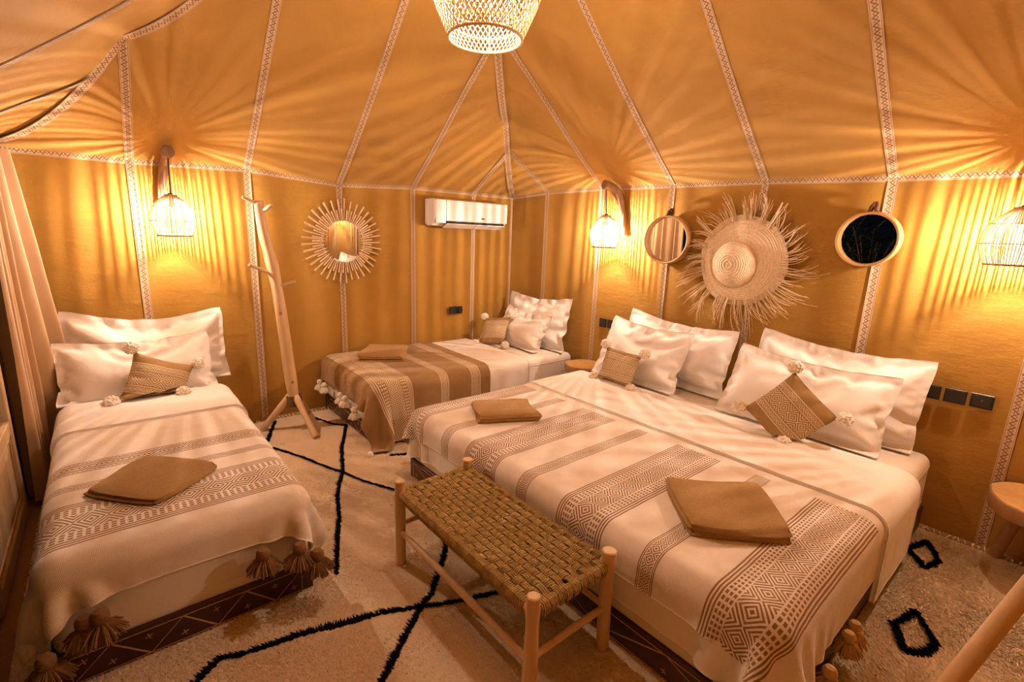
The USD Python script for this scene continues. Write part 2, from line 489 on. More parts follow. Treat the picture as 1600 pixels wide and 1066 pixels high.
def stuffed(w, h, flange, T, thick, colliders=(), grav=(0, 0, -.0006), n=35, m=25, steps=110, seed=0, soft=1., hold=.016, dip=0., crease=.008):
    """a filled cushion cover: two sheets sewn round the edge, blown up and settled on what it leans on"""
    rng = np.random.default_rng(seed)
    gu, gv = np.meshgrid(np.linspace(-w/2, w/2, n), np.linspace(-h/2, h/2, m), indexing='ij')
    gd = gv-dip*(gv/h+.5)*np.cos(PI*gu/w)
    edge = np.minimum(w/2-np.abs(gu), h/2-np.abs(gv))
    weld = (edge <= flange+1e-6).ravel(); weld2 = np.where(weld)[0]
    pf = np.clip((edge-flange)/.12, 0, 1)**.6*thick*.4
    nz = gaussian_filter(rng.normal(0, 1, (n, m)), 2); nz = nz/np.abs(nz).max()*.012
    F = np.stack([gu, gd, pf+nz], -1).reshape(-1, 3); B = np.stack([gu, gd, -pf+nz], -1).reshape(-1, 3)
    S = links(n, m); rest = np.stack([gu, gv], -1).reshape(-1, 2)
    L = [np.linalg.norm(rest[b]-rest[a], axis=1)*1.035 for a, b, _ in S]
    T = A(T, float); N = n*m
    k = len(F)
    X = np.vstack([F, B])@T[:3, :3].T+T[:3, 3]
    S2 = [(np.concatenate([a, a+k]), np.concatenate([b, b+k]), c) for a, b, c in S]; L2 = [np.concatenate([l, l]) for l in L]
    prev = X.copy(); g = A(grav, float); Xm = ((X[:k]+X[k:])/2)
    inner = ~weld
    fill = np.clip((edge.ravel()-flange)/(min(w, h)*.36), 0, 1)**.55
    tgt = (thick*fill)[inner].mean()
    for it in range(steps):
        v = (X-prev)*.9; prev = X.copy()
        sp = np.linalg.norm(v, axis=1, keepdims=True); v *= np.minimum(1, .02/(sp+1e-9))
        X = X+v+g
        Fg, Bg = X[:k].reshape(n, m, 3), X[k:].reshape(n, m, 3)
        nf = np.cross(np.gradient(Fg, axis=0), np.gradient(Fg, axis=1)).reshape(-1, 3); nb = -np.cross(np.gradient(Bg, axis=0), np.gradient(Bg, axis=1)).reshape(-1, 3)
        area = (w/n)*(h/m)
        gap = ((X[:k]-X[k:])*nf).sum(1)[inner].mean()/area
        p = np.clip((tgt-gap)*.12*soft, -.004, .008)
        X[:k][inner] += nf[inner]/area*p; X[k:][inner] += nb[inner]/area*p
        dX = (Xm-(X[:k]+X[k:])/2)*hold; X[:k] += dX; X[k:] += dX
        for _ in range(6):
            satisfy(X, S2, L2)
            mid = (X[weld2]+X[weld2+k])/2; X[weld2] = mid; X[weld2+k] = mid
        for c in colliders: X = c(X, prev)
        mid = (X[weld2]+X[weld2+k])/2; X[weld2] = mid; X[weld2+k] = mid
    P, Q = upsample(X[:k].reshape(n, m, 3)), upsample(X[k:].reshape(n, m, 3))
    N2, M2 = P.shape[:2]
    e2 = nd_zoom(edge, ((2*n-1)/n, (2*m-1)/m), order=1, grid_mode=False)
    nn = grid_normals((P+Q)/2)
    g3 = np.stack(list(np.meshgrid(np.linspace(0, w, N2), np.linspace(0, h, M2), indexing='ij'))+[np.full((N2, M2), seed*3.7)], -1).reshape(-1, 3)
    wr = 1-np.abs(meshkit.fbm(g3*A([5., 5., 1]))).reshape(N2, M2)*3.2
    wr = np.clip(wr, 0, 1)**3*np.clip(e2/.05, 0, 1)*crease*(.4+1.2*np.clip(np.abs(g3[:, 0].reshape(N2, M2)/w-.5)*2, 0, 1))
    P = P+nn*wr[..., None]; Q = Q-nn*wr[..., None]
    off = np.where(e2 <= flange+.004, .0025, .0012)[..., None]
    P = P+nn*off; Q = Q-nn*off
    uv = np.stack(np.meshgrid(np.linspace(-w/2, w/2, N2), np.linspace(-h/2, h/2, M2), indexing='ij'), -1).reshape(-1, 2)
    K = N2*M2; b = border(N2, M2); b2 = np.roll(b, -1)
    f = np.vstack([grid_faces(N2, M2), grid_faces(N2, M2, K, True), np.stack([b, b2+K, b2], 1), np.stack([b, b+K, b2+K], 1)])
    v = np.vstack([P.reshape(-1, 3), Q.reshape(-1, 3)])
    corners = [P[0, 0], P[-1, 0], P[-1, -1], P[0, -1]]
    return (v, f, np.vstack([uv, uv])), corners

def pose(x_axis, up, pos):
    x = A(x_axis, float); x /= np.linalg.norm(x); y = A(up, float); y -= x*(x@y); y /= np.linalg.norm(y)
    T = np.eye(4); T[:3, 0], T[:3, 1], T[:3, 2], T[:3, 3] = x, y, np.cross(x, y), pos; return T

def pompom(c, r, seed):
    rng = np.random.default_rng(seed)
    m = trimesh.creation.icosphere(3, 1.0)
    d = rng.normal(0, 1, len(m.vertices)); m.vertices *= (r*(1+.10*np.clip(d, -1.5, 1.8)))[:, None]
    m.vertices *= A([1, 1, .9]); m.apply_translation(c); return m

def tassel(c, r, seed, down=(0, 0, -1), spread=1.0, n=170):
    """knot and a skirt of yarns"""
    rng = np.random.default_rng(seed)
    dn = A(down, float); dn /= np.linalg.norm(dn)
    R = trimesh.geometry.align_vectors([0, 0, -1], dn)[:3, :3]
    head = lathe([(0, 0), (.35*r, -.05*r), (.52*r, -.3*r), (.55*r, -.6*r), (.45*r, -.85*r), (.3*r, -1.0*r), (0, -1.02*r)], 14)
    yarn = []
    for i in range(n):
        a = rng.uniform(0, 2*PI); q = math.sqrt(rng.uniform(.05, 1)); l = r*rng.uniform(1.1, 1.5)
        ca, sa = math.cos(a), math.sin(a); s = spread*r*.95*q
        yarn.append(tube([(ca*.25*r*q, sa*.25*r*q, -.9*r), (ca*(.25*r*q+s*.55), sa*(.25*r*q+s*.55), -.9*r-l*.3), (ca*(.25*r*q+s), sa*(.25*r*q+s), -.9*r-l*(1-.25*q))], [.0036*r/.05, .0040*r/.05, .0030*r/.05], 4))
    return placed(head, R, c), placed(cat(yarn), R, c)

# ================================================================ THE TENT
XL, YR = -4.29, -5.03                   # left (front) wall plane x=XL, rear wall y=YR
SX = [-4.29, -3.545, -2.80, -2.055, -1.31, -.565, 0.0]         # seams of the left wall (x) ...
SY = [0.0, -.58, -1.343, -2.105, -2.867, -3.629, -4.39, -5.03]  # ... and of the right wall (y)
def eave_z(x, y):
    l = np.interp(x, SX, [2.10, 2.10, 2.125, 2.075, 2.115, 2.115, 2.115])
    r = np.interp(-A(y), [-q for q in SY], [2.115, 2.15, 2.155, 2.145, 2.135, 2.11, 2.10, 2.10])
    a = np.clip(-A(y)/.6, 0, 1)
    return np.where(A(x) > -.01, r, np.where(A(y) > -.01, l, 2.10))
def rise(d): return .74*d+.07*d*d

def nz(P, s, seed): return meshkit.fbm(np.asarray(P, float)*s+seed*17.3)

def wall_grid(ax, s0, s1, z0=None, z1=None, n=14, m=40):
    """part of a wall: ax 'L' y=0, 'R' x=0, 'F' x=XL, 'B' y=YR"""
    s = np.linspace(s0, s1, n); t = np.linspace(0, 1, m)
    S, Tt = np.meshgrid(s, t, indexing='ij')
    if ax in 'LB': X, Y = S, np.full_like(S, 0. if ax == 'L' else YR)
    else: X, Y = np.full_like(S, 0. if ax == 'R' else XL), S
    ze = eave_z(X, Y) if z1 is None else np.full_like(X, z1)
    zb = 0. if z0 is None else z0
    Z = zb+(ze-zb)*Tt
    P = np.stack([X, Y, Z], -1)
    w = nz(P.reshape(-1, 3)*A([1, 1, .6]), 2.2, 3).reshape(X.shape)*.016 + nz(P.reshape(-1, 3)*A([1, 1, 3.]), 4., 9).reshape(X.shape)*.006*(1-Tt)
    k = np.sin(PI*(S-s0)/(s1-s0))*np.sin(PI*np.clip(Tt, .0, 1))
    off = (.010+w)*k
    nrm = dict(L=(0, 1, 0), R=(1, 0, 0), F=(-1, 0, 0), B=(0, -1, 0))[ax]
    return P+off[..., None]*A(nrm)

def ribbon(P, N, w=.052, th=.004, lift=.004):
    """a flat tape along the points P whose faces look along N"""
    P = A(P, float); N = A(N, float); N = np.broadcast_to(N, P.shape)
    t = np.gradient(P, axis=0); t /= np.linalg.norm(t, axis=1)[:, None]
    b = np.cross(N, t); b /= np.linalg.norm(b, axis=1)[:, None]
    N = np.cross(t, b)
    ln = np.concatenate([[0], np.cumsum(np.linalg.norm(np.diff(P, axis=0), axis=1))])
    us = A([-1, 0., 1.])
    G = P[:, None]+b[:, None]*(us[None, :, None]*w/2)+N[:, None]*lift
    uv = np.stack([np.broadcast_to(us, (len(P), 3)), np.broadcast_to(ln[:, None], (len(P), 3))], -1)
    f = grid_normals(G); flip = (f[len(P)//2, 1]@N[len(P)//2]) < 0
    return shell(G, th, uv, flip)

def build_wall(name, ax, seams, label, panels=None):
    t = Thing(name, label, 'wall', kind='structure', origin=(0, 0, 0))
    for a, b in zip(seams[:-1], seams[1:]) if panels is None else panels:
        P = wall_grid(ax, a, b); t.part('canvas_panel', (P.reshape(-1, 3), grid_faces(*P.shape[:2])), 'canvas_wall', smooth=True)
    return t
inw = dict(L=A([0, -1., 0]), R=A([-1., 0, 0]), F=A([1., 0, 0]), B=A([0, 1., 0]))
def wall_line(ax, s, n=30, lean=0.):
    z = np.linspace(.0, 1, n)
    X, Y = (s, 0. if ax == 'L' else YR) if ax in 'LB' else (0. if ax == 'R' else XL, s)
    ze = float(eave_z(X, Y)); return np.stack([np.full(n, X), np.full(n, Y), z*ze], 1)
def eave_line(ax, s0, s1, n=60):
    s = np.linspace(s0, s1, n)
    X, Y = (s, np.full(n, 0. if ax == 'L' else YR)) if ax in 'LB' else (np.full(n, 0. if ax == 'R' else XL), s)
    return np.stack([X, Y, eave_z(X, Y)], 1)

t = build_wall('wall_left', 'L', SX, 'long amber canvas tent wall with patterned seam tapes behind the air conditioner')
for s in SX[1:-1]: t.part('seam_tape', ribbon(wall_line('L', s), inw['L']), 'tape')
t.part('seam_tape', ribbon(wall_line('L', -.02), inw['L'], w=.03), 'tape')
t.part('eave_tape', ribbon(eave_line('L', XL, 0), inw['L']+A([0, 0, -.3]), lift=.008), 'tape', label='patterned tape along the eave')
t.end()
t = build_wall('wall_right', 'R', SY, 'long amber canvas tent wall behind the big bed with hat and round mirrors')
for s in SY[1:-1]: t.part('seam_tape', ribbon(wall_line('R', s), inw['R']), 'tape')
t.part('eave_tape', ribbon(eave_line('R', 0, YR), inw['R']+A([0, 0, -.3]), lift=.008), 'tape', label='patterned tape along the eave')
t.end()
t = build_wall('wall_rear', 'B', [XL, -3.54, -2.80, -2.05, -1.31, -.565, 0], 'plain canvas tent wall behind the viewer')
t.end()
DY0, DY1, DZ = -.62, -3.10, 1.98                                   # the wide doorway in the front wall
t = build_wall('wall_front', 'F', [0, DY0, DY1, YR], 'canvas tent wall at the left edge with the doorway', panels=[(0, DY0), (DY1, YR)])
P = wall_grid('F', DY0, DY1, z0=DZ, m=6); t.part('canvas_panel', (P.reshape(-1, 3), grid_faces(*P.shape[:2])), 'canvas_wall', smooth=True)
t.part('eave_tape', ribbon(eave_line('F', 0, YR), inw['F']+A([0, 0, -.3]), lift=.008), 'tape')
t.end()

# the hipped roof: four slopes that rise from the eaves, panel by panel
HALF = -XL/2
def roof_pt(ax, s, d):
    """point of a slope: s along the eave, d inward"""
    s, d = np.broadcast_arrays(A(s, float), A(d, float))
    if ax == 'L': X, Y = s, -d
    elif ax == 'B': X, Y = s, YR+d
    elif ax == 'R': X, Y = -d, s
    else: X, Y = XL+d, s
    if ax in 'LB': ze = eave_z(X, np.where(True, 0. if ax == 'L' else YR, 0))
    else: ze = eave_z(np.full_like(Y, 0. if ax == 'R' else XL), Y)
    k = np.clip(d/HALF, 0, 1)
    hip = np.exp(-np.clip(dmax(ax, s)-d, 0, 9)/.22)
    sag = .115*np.abs(np.sin(PI*d/.745))*hip*np.clip(1.6-d/1.4, .3, 1)
    return np.stack([X, Y, ze*(1-k)+2.12*k+rise(d)-sag], -1)
def dmax(ax, s):
    s = A(s, float)
    return np.minimum(np.minimum(s-XL, 0-s), HALF) if ax in 'LB' else np.minimum(np.minimum(-s, s-YR), HALF)
def roof_panel(ax, s0, s1, n=15, m=34):
    s = np.linspace(s0, s1, n); S, V = np.meshgrid(s, np.linspace(0, 1, m), indexing='ij')
    D = V*dmax(ax, S); P = roof_pt(ax, S, D)
    w = nz(P.reshape(-1, 3), 1.3, 5).reshape(S.shape)*.035
    edge = np.sin(PI*(S-s0)/(s1-s0))*np.sin(PI*np.clip(V, 0, 1))**.7
    fan = np.sin(S*60+D*6)*.004*np.exp(-((V)/.35)**2)
    P[..., 2] += (-.018+w+fan)*edge
    return P
t = Thing('ceiling', 'peaked canvas tent roof of sewn panels rising to a ridge', 'ceiling', kind='structure', origin=(0, 0, 0))
for ax, seams in (('L', SX), ('R', SY[::-1]), ('F', SY[::-1]), ('B', SX)):
    br = sorted(set(list(seams)+([-HALF] if ax in 'LB' else [-HALF, YR+HALF])))
    for a, b in zip(seams[:-1], seams[1:]):
        cuts = [a]+[q for q in br if a+1e-6 < q < b-1e-6]+[b]
        Ps = []; 
        for c0, c1 in zip(cuts[:-1], cuts[1:]): Ps.append(roof_panel(ax, c0, c1, n=max(4, int(15*(c1-c0)/(b-a)))))
        P = np.concatenate([Ps[0]]+[q[1:] for q in Ps[1:]], 0)
        f = grid_faces(*P.shape[:2]); v = P.reshape(-1, 3)
        fn = np.cross(v[f[:, 1]]-v[f[:, 0]], v[f[:, 2]]-v[f[:, 0]]); f = f[np.linalg.norm(fn, axis=1) > 1e-9]
        t.part('canvas_panel', (v, f), 'canvas_roof', smooth=True)
inr = dict(L=A([0, -.7, -.8]), R=A([-.7, 0, -.8]), F=A([.7, 0, -.8]), B=A([0, .7, -.8]))
for ax, seams in (('L', SX[1:-1]), ('R', SY[1:-1]), ('F', SY[1:-1])):
    for s in seams:
        d = np.linspace(0.0, float(dmax(ax, s)), 30); t.part('seam_tape', ribbon(roof_pt(ax, np.full(30, s), d), inr[ax], lift=.006), 'tape')
for (cx, sx) in ((0, -1), (XL, 1)):                                    # the two hips in view
    d = np.linspace(0, HALF, 50)
    P = roof_pt('L', cx+sx*d, d); P[:, 2] -= .0
    t.part('hip_tape', ribbon(P, A([sx*.5, -.5, -.7]), w=.06, lift=.012), 'tape')
t.end()

# floor
t = Thing('floor', 'brown woven floor under the rugs', 'floor', kind='structure', origin=(0, 0, 0))
t.part('floor_mat', bevel_box((XL-.02, YR-.02, -.06), (.02, .02, 0), .002), 'floor'); t.end()
# outside the doorway, in the dark
t = Thing('ground_outside', 'dark sandy ground outside the doorway', 'ground', kind='structure', origin=(0, 0, 0))
t.part('sand', bevel_box((-16, -12, -.12), (XL-.02, 7, -.02), .002), 'soil'); t.end()

# ================================================================ BEDS
def smooth_box(lo, hi, r, seg=.06, rough=0., seed=0, crown=0.):
    lo, hi = A(lo, float), A(hi, float); c, h = (lo+hi)/2, (hi-lo)/2
    parts = []
    for ax in range(3):
        for s in (-1, 1):
            o = [i for i in range(3) if i != ax]
            n, m = [max(6, int(2*h[i]/seg)) for i in o]
            def lin(k, hh):
                a = np.linspace(-1, 1, k); inner = np.linspace(-(hh-r), hh-r, max(2, k)); e = np.sin(np.linspace(0, PI/2, 5))[:-1]
                return np.concatenate([-(hh-r)-r*np.linspace(1, .25, 4), inner, (hh-r)+r*np.linspace(.25, 1, 4)])
            u, v = np.meshgrid(lin(n, h[o[0]]), lin(m, h[o[1]]), indexing='ij')
            P = np.zeros(u.shape+(3,)); P[..., o[0]] = u; P[..., o[1]] = v; P[..., ax] = s*h[ax]
            core = np.clip(P, -(h-r), h-r); d = P-core; d /= np.linalg.norm(d, axis=-1, keepdims=True)
            P = core+d*r
            flip = (s < 0) ^ (ax == 1)
            parts.append(trimesh.Trimesh(P.reshape(-1, 3), grid_faces(*P.shape[:2], 0, flip), process=False))
    m = cat(parts); m.merge_vertices(digits_vertex=5)
    v = A(m.vertices)
    if rough: v += A(m.vertex_normals)*(nz(v, 3., seed)*rough)[:, None]
    m.vertices = v+c; return m

BASE_H, TOP = .15, .49

def carved(face_axis, face, sgn, a0, a1, z0, z1):
    """thin cut lines on a bed end: a frame, a zigzag of triangles and a cross in every triangle"""
    def P(a, z): return A([face, a, z]) if face_axis == 0 else A([a, face, z])
    nrm = A([sgn, 0, 0.]) if face_axis == 0 else A([0, sgn, 0.])
    def bar(p, q, w=.0035):
        p, q = P(*p), P(*q); d = q-p; l = np.linalg.norm(d); d /= l; s = np.cross(nrm, d)
        m = trimesh.creation.box((l, w, .003)); T = np.eye(4); T[:3, 0], T[:3, 1], T[:3, 2], T[:3, 3] = d, s, nrm, (p+q)/2+nrm*.0005
        m.apply_transform(T); return m
    frame = cat([bar((a0, z0), (a1, z0)), bar((a0, z1), (a1, z1)), bar((a0, z0), (a0, z1)), bar((a1, z0), (a1, z1))])
    k = 7; xs = np.linspace(a0, a1, k+1); zig = []; cr = []
    for i in range(k):
        lo, hi = ((xs[i], z0), (xs[i+1], z1)) if i % 2 == 0 else ((xs[i], z1), (xs[i+1], z0))
        zig.append(bar(lo, hi, .003 if i % 2 == 0 else .006))
    for i in range(k+1):
        zc = z1-.03 if i % 2 == 0 else z0+.03
        ac = min(max(xs[i], a0+.035), a1-.035); s = .012
        cr.append(cat([bar((ac-s, zc-.005), (ac+s, zc+.005)), bar((ac-.004, zc+s), (ac+.004, zc-s))]))
    return frame, zig, cr

def make_bed(label, lo, hi, foot, seed):
    """lo, hi: plan corners. foot: 'y' foot end at lo y, 'x' foot end at lo x"""
    t = Thing('bed', label, 'bed', 'low carved wooden beds')
    x0, y0, x1, y1 = *lo, *hi
    th = .03
    bs = t.part('footboard', bevel_box((x0, y0, .0), (x1, y0+th, BASE_H), .004) if foot == 'y' else bevel_box((x0, y0, 0), (x0+th, y1, BASE_H), .004), 'base_wood')
    if foot == 'y':
        t.part('side_board', bevel_box((x0, y0+th, 0), (x0+th, y1, BASE_H), .004), 'base_wood'); t.part('side_board', bevel_box((x1-th, y0+th, 0), (x1, y1, BASE_H), .004), 'base_wood')
        t.part('slat_deck', bevel_box((x0+th, y0+th, .06), (x1-th, y1, .12), .004), 'base_wood')
        f, z, c = carved(1, y0, -1, x0+.05, x1-.05, .022, BASE_H-.022)
    else:
        t.part('side_board', bevel_box((x0+th, y0, 0), (x1, y0+th, BASE_H), .004), 'base_wood'); t.part('side_board', bevel_box((x0+th, y1-th, 0), (x1, y1, BASE_H), .004), 'base_wood')
        t.part('slat_deck', bevel_box((x0+th, y0+th, .06), (x1, y1-th, .12), .004), 'base_wood')
        f, z, c = carved(0, x0, -1, y0+.05, y1-.05, .022, BASE_H-.022)
    t.part('carved_border', f, 'inlay', parent=bs)
    for m in z: t.part('carved_zigzag', m, 'inlay', parent=bs)
    for m in c: t.part('carved_cross', m, 'inlay', parent=bs)
    g = .012
    mt = t.part('mattress', smooth_box((x0+g, y0+g, .12), (x1-g, y1, TOP), .055, rough=.006, seed=seed), 'sheet', label='white sheeted mattress')
    for z in (.20, TOP-.06):
        p = [(x0+g, y0+g+.05, z), (x0+g+.015, y0+g+.015, z), (x0+g+.05, y0+g, z), (x1-g-.05, y0+g, z), (x1-g-.015, y0+g+.015, z), (x1-g, y0+g+.05, z), (x1-g, y1-.06, z)]
        t.part('piping', tube(p, .005, 6), 'sheet', parent=mt)
    t.end()

B1 = ((-4.07, -2.42), (-3.17, -.05)); B2 = ((-2.28, -1.16), (-.05, -.05)); B3 = ((-2.28, -4.12), (-.08, -1.72))
make_bed('narrow bed with a dark carved footboard standing beside the curtain', *B1, 'y', 1)
make_bed('narrow bed in the tent corner under the air conditioner', *B2, 'x', 2)
make_bed('wide double bed with dark carved base behind the woven bench', *B3, 'x', 3)

def bed_box(b, infl, extra=0.):
    (x0, y0), (x1, y1) = b
    return box_collider((x0-infl+.005, y0-infl+.005, -.3), (x1+infl+extra, y1+infl, TOP+infl), .06+infl)
floor_c = plane_collider((0, 0, .035), (0, 0, 1)); wl_c = plane_collider((0, -.02, 0), (0, -1, 0), .2); wr_c = plane_collider((-.02, 0, 0), (-1, 0, 0), .2); wf_c = plane_collider((-4.25, 0, 0), (1, 0, 0), .2)

def cloth(t, name, mat, rect, bed, infl, th, cols, seed, res=.03, steps=240, label=None, wr=.0055, parent=None):
    x0, x1, y0, y1 = rect
    G, R = drape(x0, x1, y0, y1, TOP+infl+.012, [bed_box(bed, infl)]+cols, res, steps, seed=seed)
    P = upsample(G); uv = upsample(np.dstack([R, R[..., :1]]))[..., :2]
    N = grid_normals(P); up = 1 if N[..., 2].mean() > 0 else -1
    w = nz(P.reshape(-1, 3)*A([1, 1, .5]), 7., seed).reshape(P.shape[:2])*wr
    P = P+N*up*(np.maximum(w, -.0015)+.001)[..., None]
    t.part(name, shell(P, th, uv, up < 0), mat, label=label, parent=parent)
    return P

def hang(t, P, where, r, mat, seed, n=1, spread=1., out=(0, 0, 0)):
    """tassels tied on the cloth's edge points nearest to the wanted spots"""
    ed = np.vstack([P[0], P[-1], P[:, 0], P[:, -1]])
    for k, w in enumerate(where):
        q = ed[np.linalg.norm(ed-A(w), axis=1).argmin()]+A(out)
        h, y = tassel(q+A([0, 0, .01]), r*.84, seed+k, spread=spread)
        tp = t.part('tassel', h, mat); t.part('tassel_fringe', y, mat, parent=tp)

# bed on the left
t = Thing('duvet', 'white duvet turned down below the pillows of the bed beside the curtain', 'duvet', 'white duvets')
cloth(t, 'duvet_body', 'linen', (-4.07-.20, -3.17+.20, -1.55, -.46), B1, .008, .008, [wf_c, floor_c], 11)
cloth(t, 'turned_down_edge', 'linen', (-4.07-.22, -3.17+.24, -1.06, -.52), B1, .036, .020, [wf_c, floor_c], 12, wr=.006)
t.end()
t = Thing('blanket', 'cream blanket with brown woven bands and brown tassels on the bed beside the curtain', 'blanket', 'woven bed blankets')
P = cloth(t, 'cloth', 'blanket_left', (-4.07-.25, -3.17+.21, -2.42-.125, -.98), B1, .022, .006, [wf_c, floor_c], 13)
hang(t, P, [(-3.39, -2.46, .38), (-3.21, -2.46, .36), (-3.10, -2.44, .33), (-3.99, -2.46, .38), (-3.93, -2.46, .38), (-4.2, -2.46, .3)], .062, 'tassel_brown', 21, spread=1.25, out=(0, -.05, -.005))
t.end()
# bed in the corner
t = Thing('duvet', 'white duvet on the bed in the corner below the air conditioner', 'duvet', 'white duvets')
cloth(t, 'duvet_body', 'linen', (-1.6, -.70, -1.16-.33, -.04), B2, .026, .02, [wl_c, floor_c], 14, wr=.006)
t.end()
t = Thing('blanket', 'tan blanket with cream woven bands and cream tassels on the corner bed', 'blanket', 'woven bed blankets')
P = cloth(t, 'cloth', 'blanket_corner', (-2.28-.18, -1.18, -1.16-.40, -.04), B2, .040, .006, [wl_c, floor_c], 15)
hang(t, P, [(-2.35, -.14, .31), (-2.35, -.26, .3), (-2.36, -.62, .3), (-2.36, -.72, .3), (-2.36, -1.0, .3), (-2.36, -1.30, .1)], .055, 'pompom', 31, spread=.85, out=(-.03, 0, 0))
t.end()
# the big bed
t = Thing('duvet', 'white duvet folded down across the wide double bed', 'duvet', 'white duvets')
cloth(t, 'duvet_body', 'linen', (-2.28-.22, -.62, -4.12-.17, -1.72+.08), B3, .008, .008, [wr_c, floor_c], 16, res=.034, wr=.006)
cloth(t, 'turned_down_edge', 'linen', (-1.22, -.60, -4.12-.37, -1.72+.22), B3, .036, .020, [wr_c, floor_c], 17, wr=.007)
t.end()
t = Thing('blanket', 'cream blanket with broad brown woven bands and tan tassels on the wide double bed', 'blanket', 'woven bed blankets')
P = cloth(t, 'cloth', 'blanket_big', (-2.28-.13, -1.12, -4.12-.25, -1.72+.14), B3, .022, .006, [wr_c, floor_c], 18, res=.032)
hang(t, P, [(-1.60, -4.2, .2), (-1.68, -4.2, .2), (-1.95, -4.2, .2)], .055, 'tassel_tan', 41, spread=1.05, out=(0, -.03, 0))
t.end()

# ---------------------------------------------------------------- pillows and cushions
def pillow(label, w, h, fl, T, thick, cols, seed, grav=(0, 0, -.0005), dip=.05):
    t = Thing('pillow', label, 'pillow', 'white bed pillows')
    m, c = stuffed(w, h, fl, T, thick, cols, grav, seed=seed, dip=dip)
    t.part('pillowcase', m, 'pillow'); t.end(); return m[0]
def cushion(label, w, h, T, thick, cols, seed, grav=(0, 0, -.0004)):
    t = Thing('cushion', label, 'cushion', 'small tan cushions with pompoms')
    m, c = stuffed(w, h, 0.0, T, thick*.8, cols, grav, n=27, m=25, steps=80, seed=seed, hold=.07, crease=.002)
    t.part('cover', m, 'cushion')
    ctr = m[0].mean(0)
    for k, q in enumerate(c):
        d = (q-ctr)/np.linalg.norm(q-ctr); t.part('pompom', pompom(q+d*.03, .043, seed*10+k), 'pompom')
    t.end(); return m[0]
def bedtop(z): return plane_collider((0, 0, z), (0, 0, 1), .9)

wl2 = plane_collider((0, -.03, 0), (0, -1, 0), .9); wr2 = plane_collider((-.03, 0, 0), (-1, 0, 0), .9)
# left bed: leaning on the left wall (y = 0); fronts look towards -y
Z1 = bedtop(TOP+.02)
a = pillow('large white pillow against the left wall on the bed by the curtain', .98, .60, .05, pose((1, 0, -.03), (0, .22, .95), (-3.57, -.15, .80)), .20, [wl2, Z1], 1, dip=.10)
b = pillow('white pillow leaning in front of another behind the tilted cushion by the curtain', .88, .50, .045, pose((1, 0, .0), (0, .45, .9), (-3.65, -.34, .69)), .17, [Z1, front_collider(a, 1, -1)], 2)
cushion('tan patterned cushion with white pompoms propped on the pillow by the curtain', .36, .34, pose((.34, .02, -.15), (.14, .16, .32), (-3.57, -.55, .61)), .13, [bedtop(TOP+.06), front_collider(np.vstack([a, b]), 1, -1)], 3)
# corner bed
Z2 = bedtop(TOP+.02)
a = pillow('white pillow with frilled flange standing on the corner bed against the right wall', .98, .60, .06, pose((0, -1, .02), (.25, 0, .95), (-.15, -.63, .79)), .20, [wr2, wl2, Z2], 4)
b = pillow('smaller white pillow slumped in front on the corner bed', .74, .48, .045, pose((0, -1, -.05), (.5, 0, .9), (-.34, -.62, .71)), .17, [Z2, wl2, front_collider(a, 0, -1)], 5)
cushion('tan cushion lying among the pillows of the corner bed', .34, .32, pose((.1, -.34, .06), (.2, .05, .3), (-.55, -.42, .66)), .13, [bedtop(TOP+.03), front_collider(np.vstack([a, b]), 0, -1)], 6)
# big bed
a = pillow('white pillow against the right wall under the curtain-reflecting mirror', 1.0, .58, .05, pose((0, -1, -.05), (.28, 0, .95), (-.17, -2.36, .80)), .20, [wr2, Z2], 7)
b = pillow('white pillow in front of its pair behind the upright cushion on the wide bed', .80, .56, .045, pose((0, -1, -.04), (.42, .0, .9), (-.36, -2.19, .77)), .19, [Z2, front_collider(a, 0, -1)], 8)
cushion('small tan cushion standing upright on the far side of the wide bed', .34, .28, pose((0, -1, -.02), (.35, 0, .9), (-.62, -2.17, .66)), .13, [bedtop(TOP+.055), front_collider(np.vstack([a, b]), 0, -1)], 9)
a = pillow('white pillow with pointed corners against the right wall below the black mirror', 1.0, .60, .05, pose((0, -1, -.04), (.30, 0, .95), (-.17, -3.53, .81)), .20, [wr2, Z2], 10)
b = pillow('white pillow in front of its pair behind the tilted cushion on the wide bed', .96, .54, .045, pose((0, -1, -.04), (.45, 0, .9), (-.36, -3.44, .75)), .18, [Z2, front_collider(a, 0, -1)], 11)
cushion('tan patterned cushion tilted on one corner at the near side of the wide bed', .34, .36, pose((0, -.25, -.20), (.12, -.23, .25), (-.66, -3.49, .69)), .13, [bedtop(TOP+.055), front_collider(np.vstack([a, b]), 0, -1)], 12)

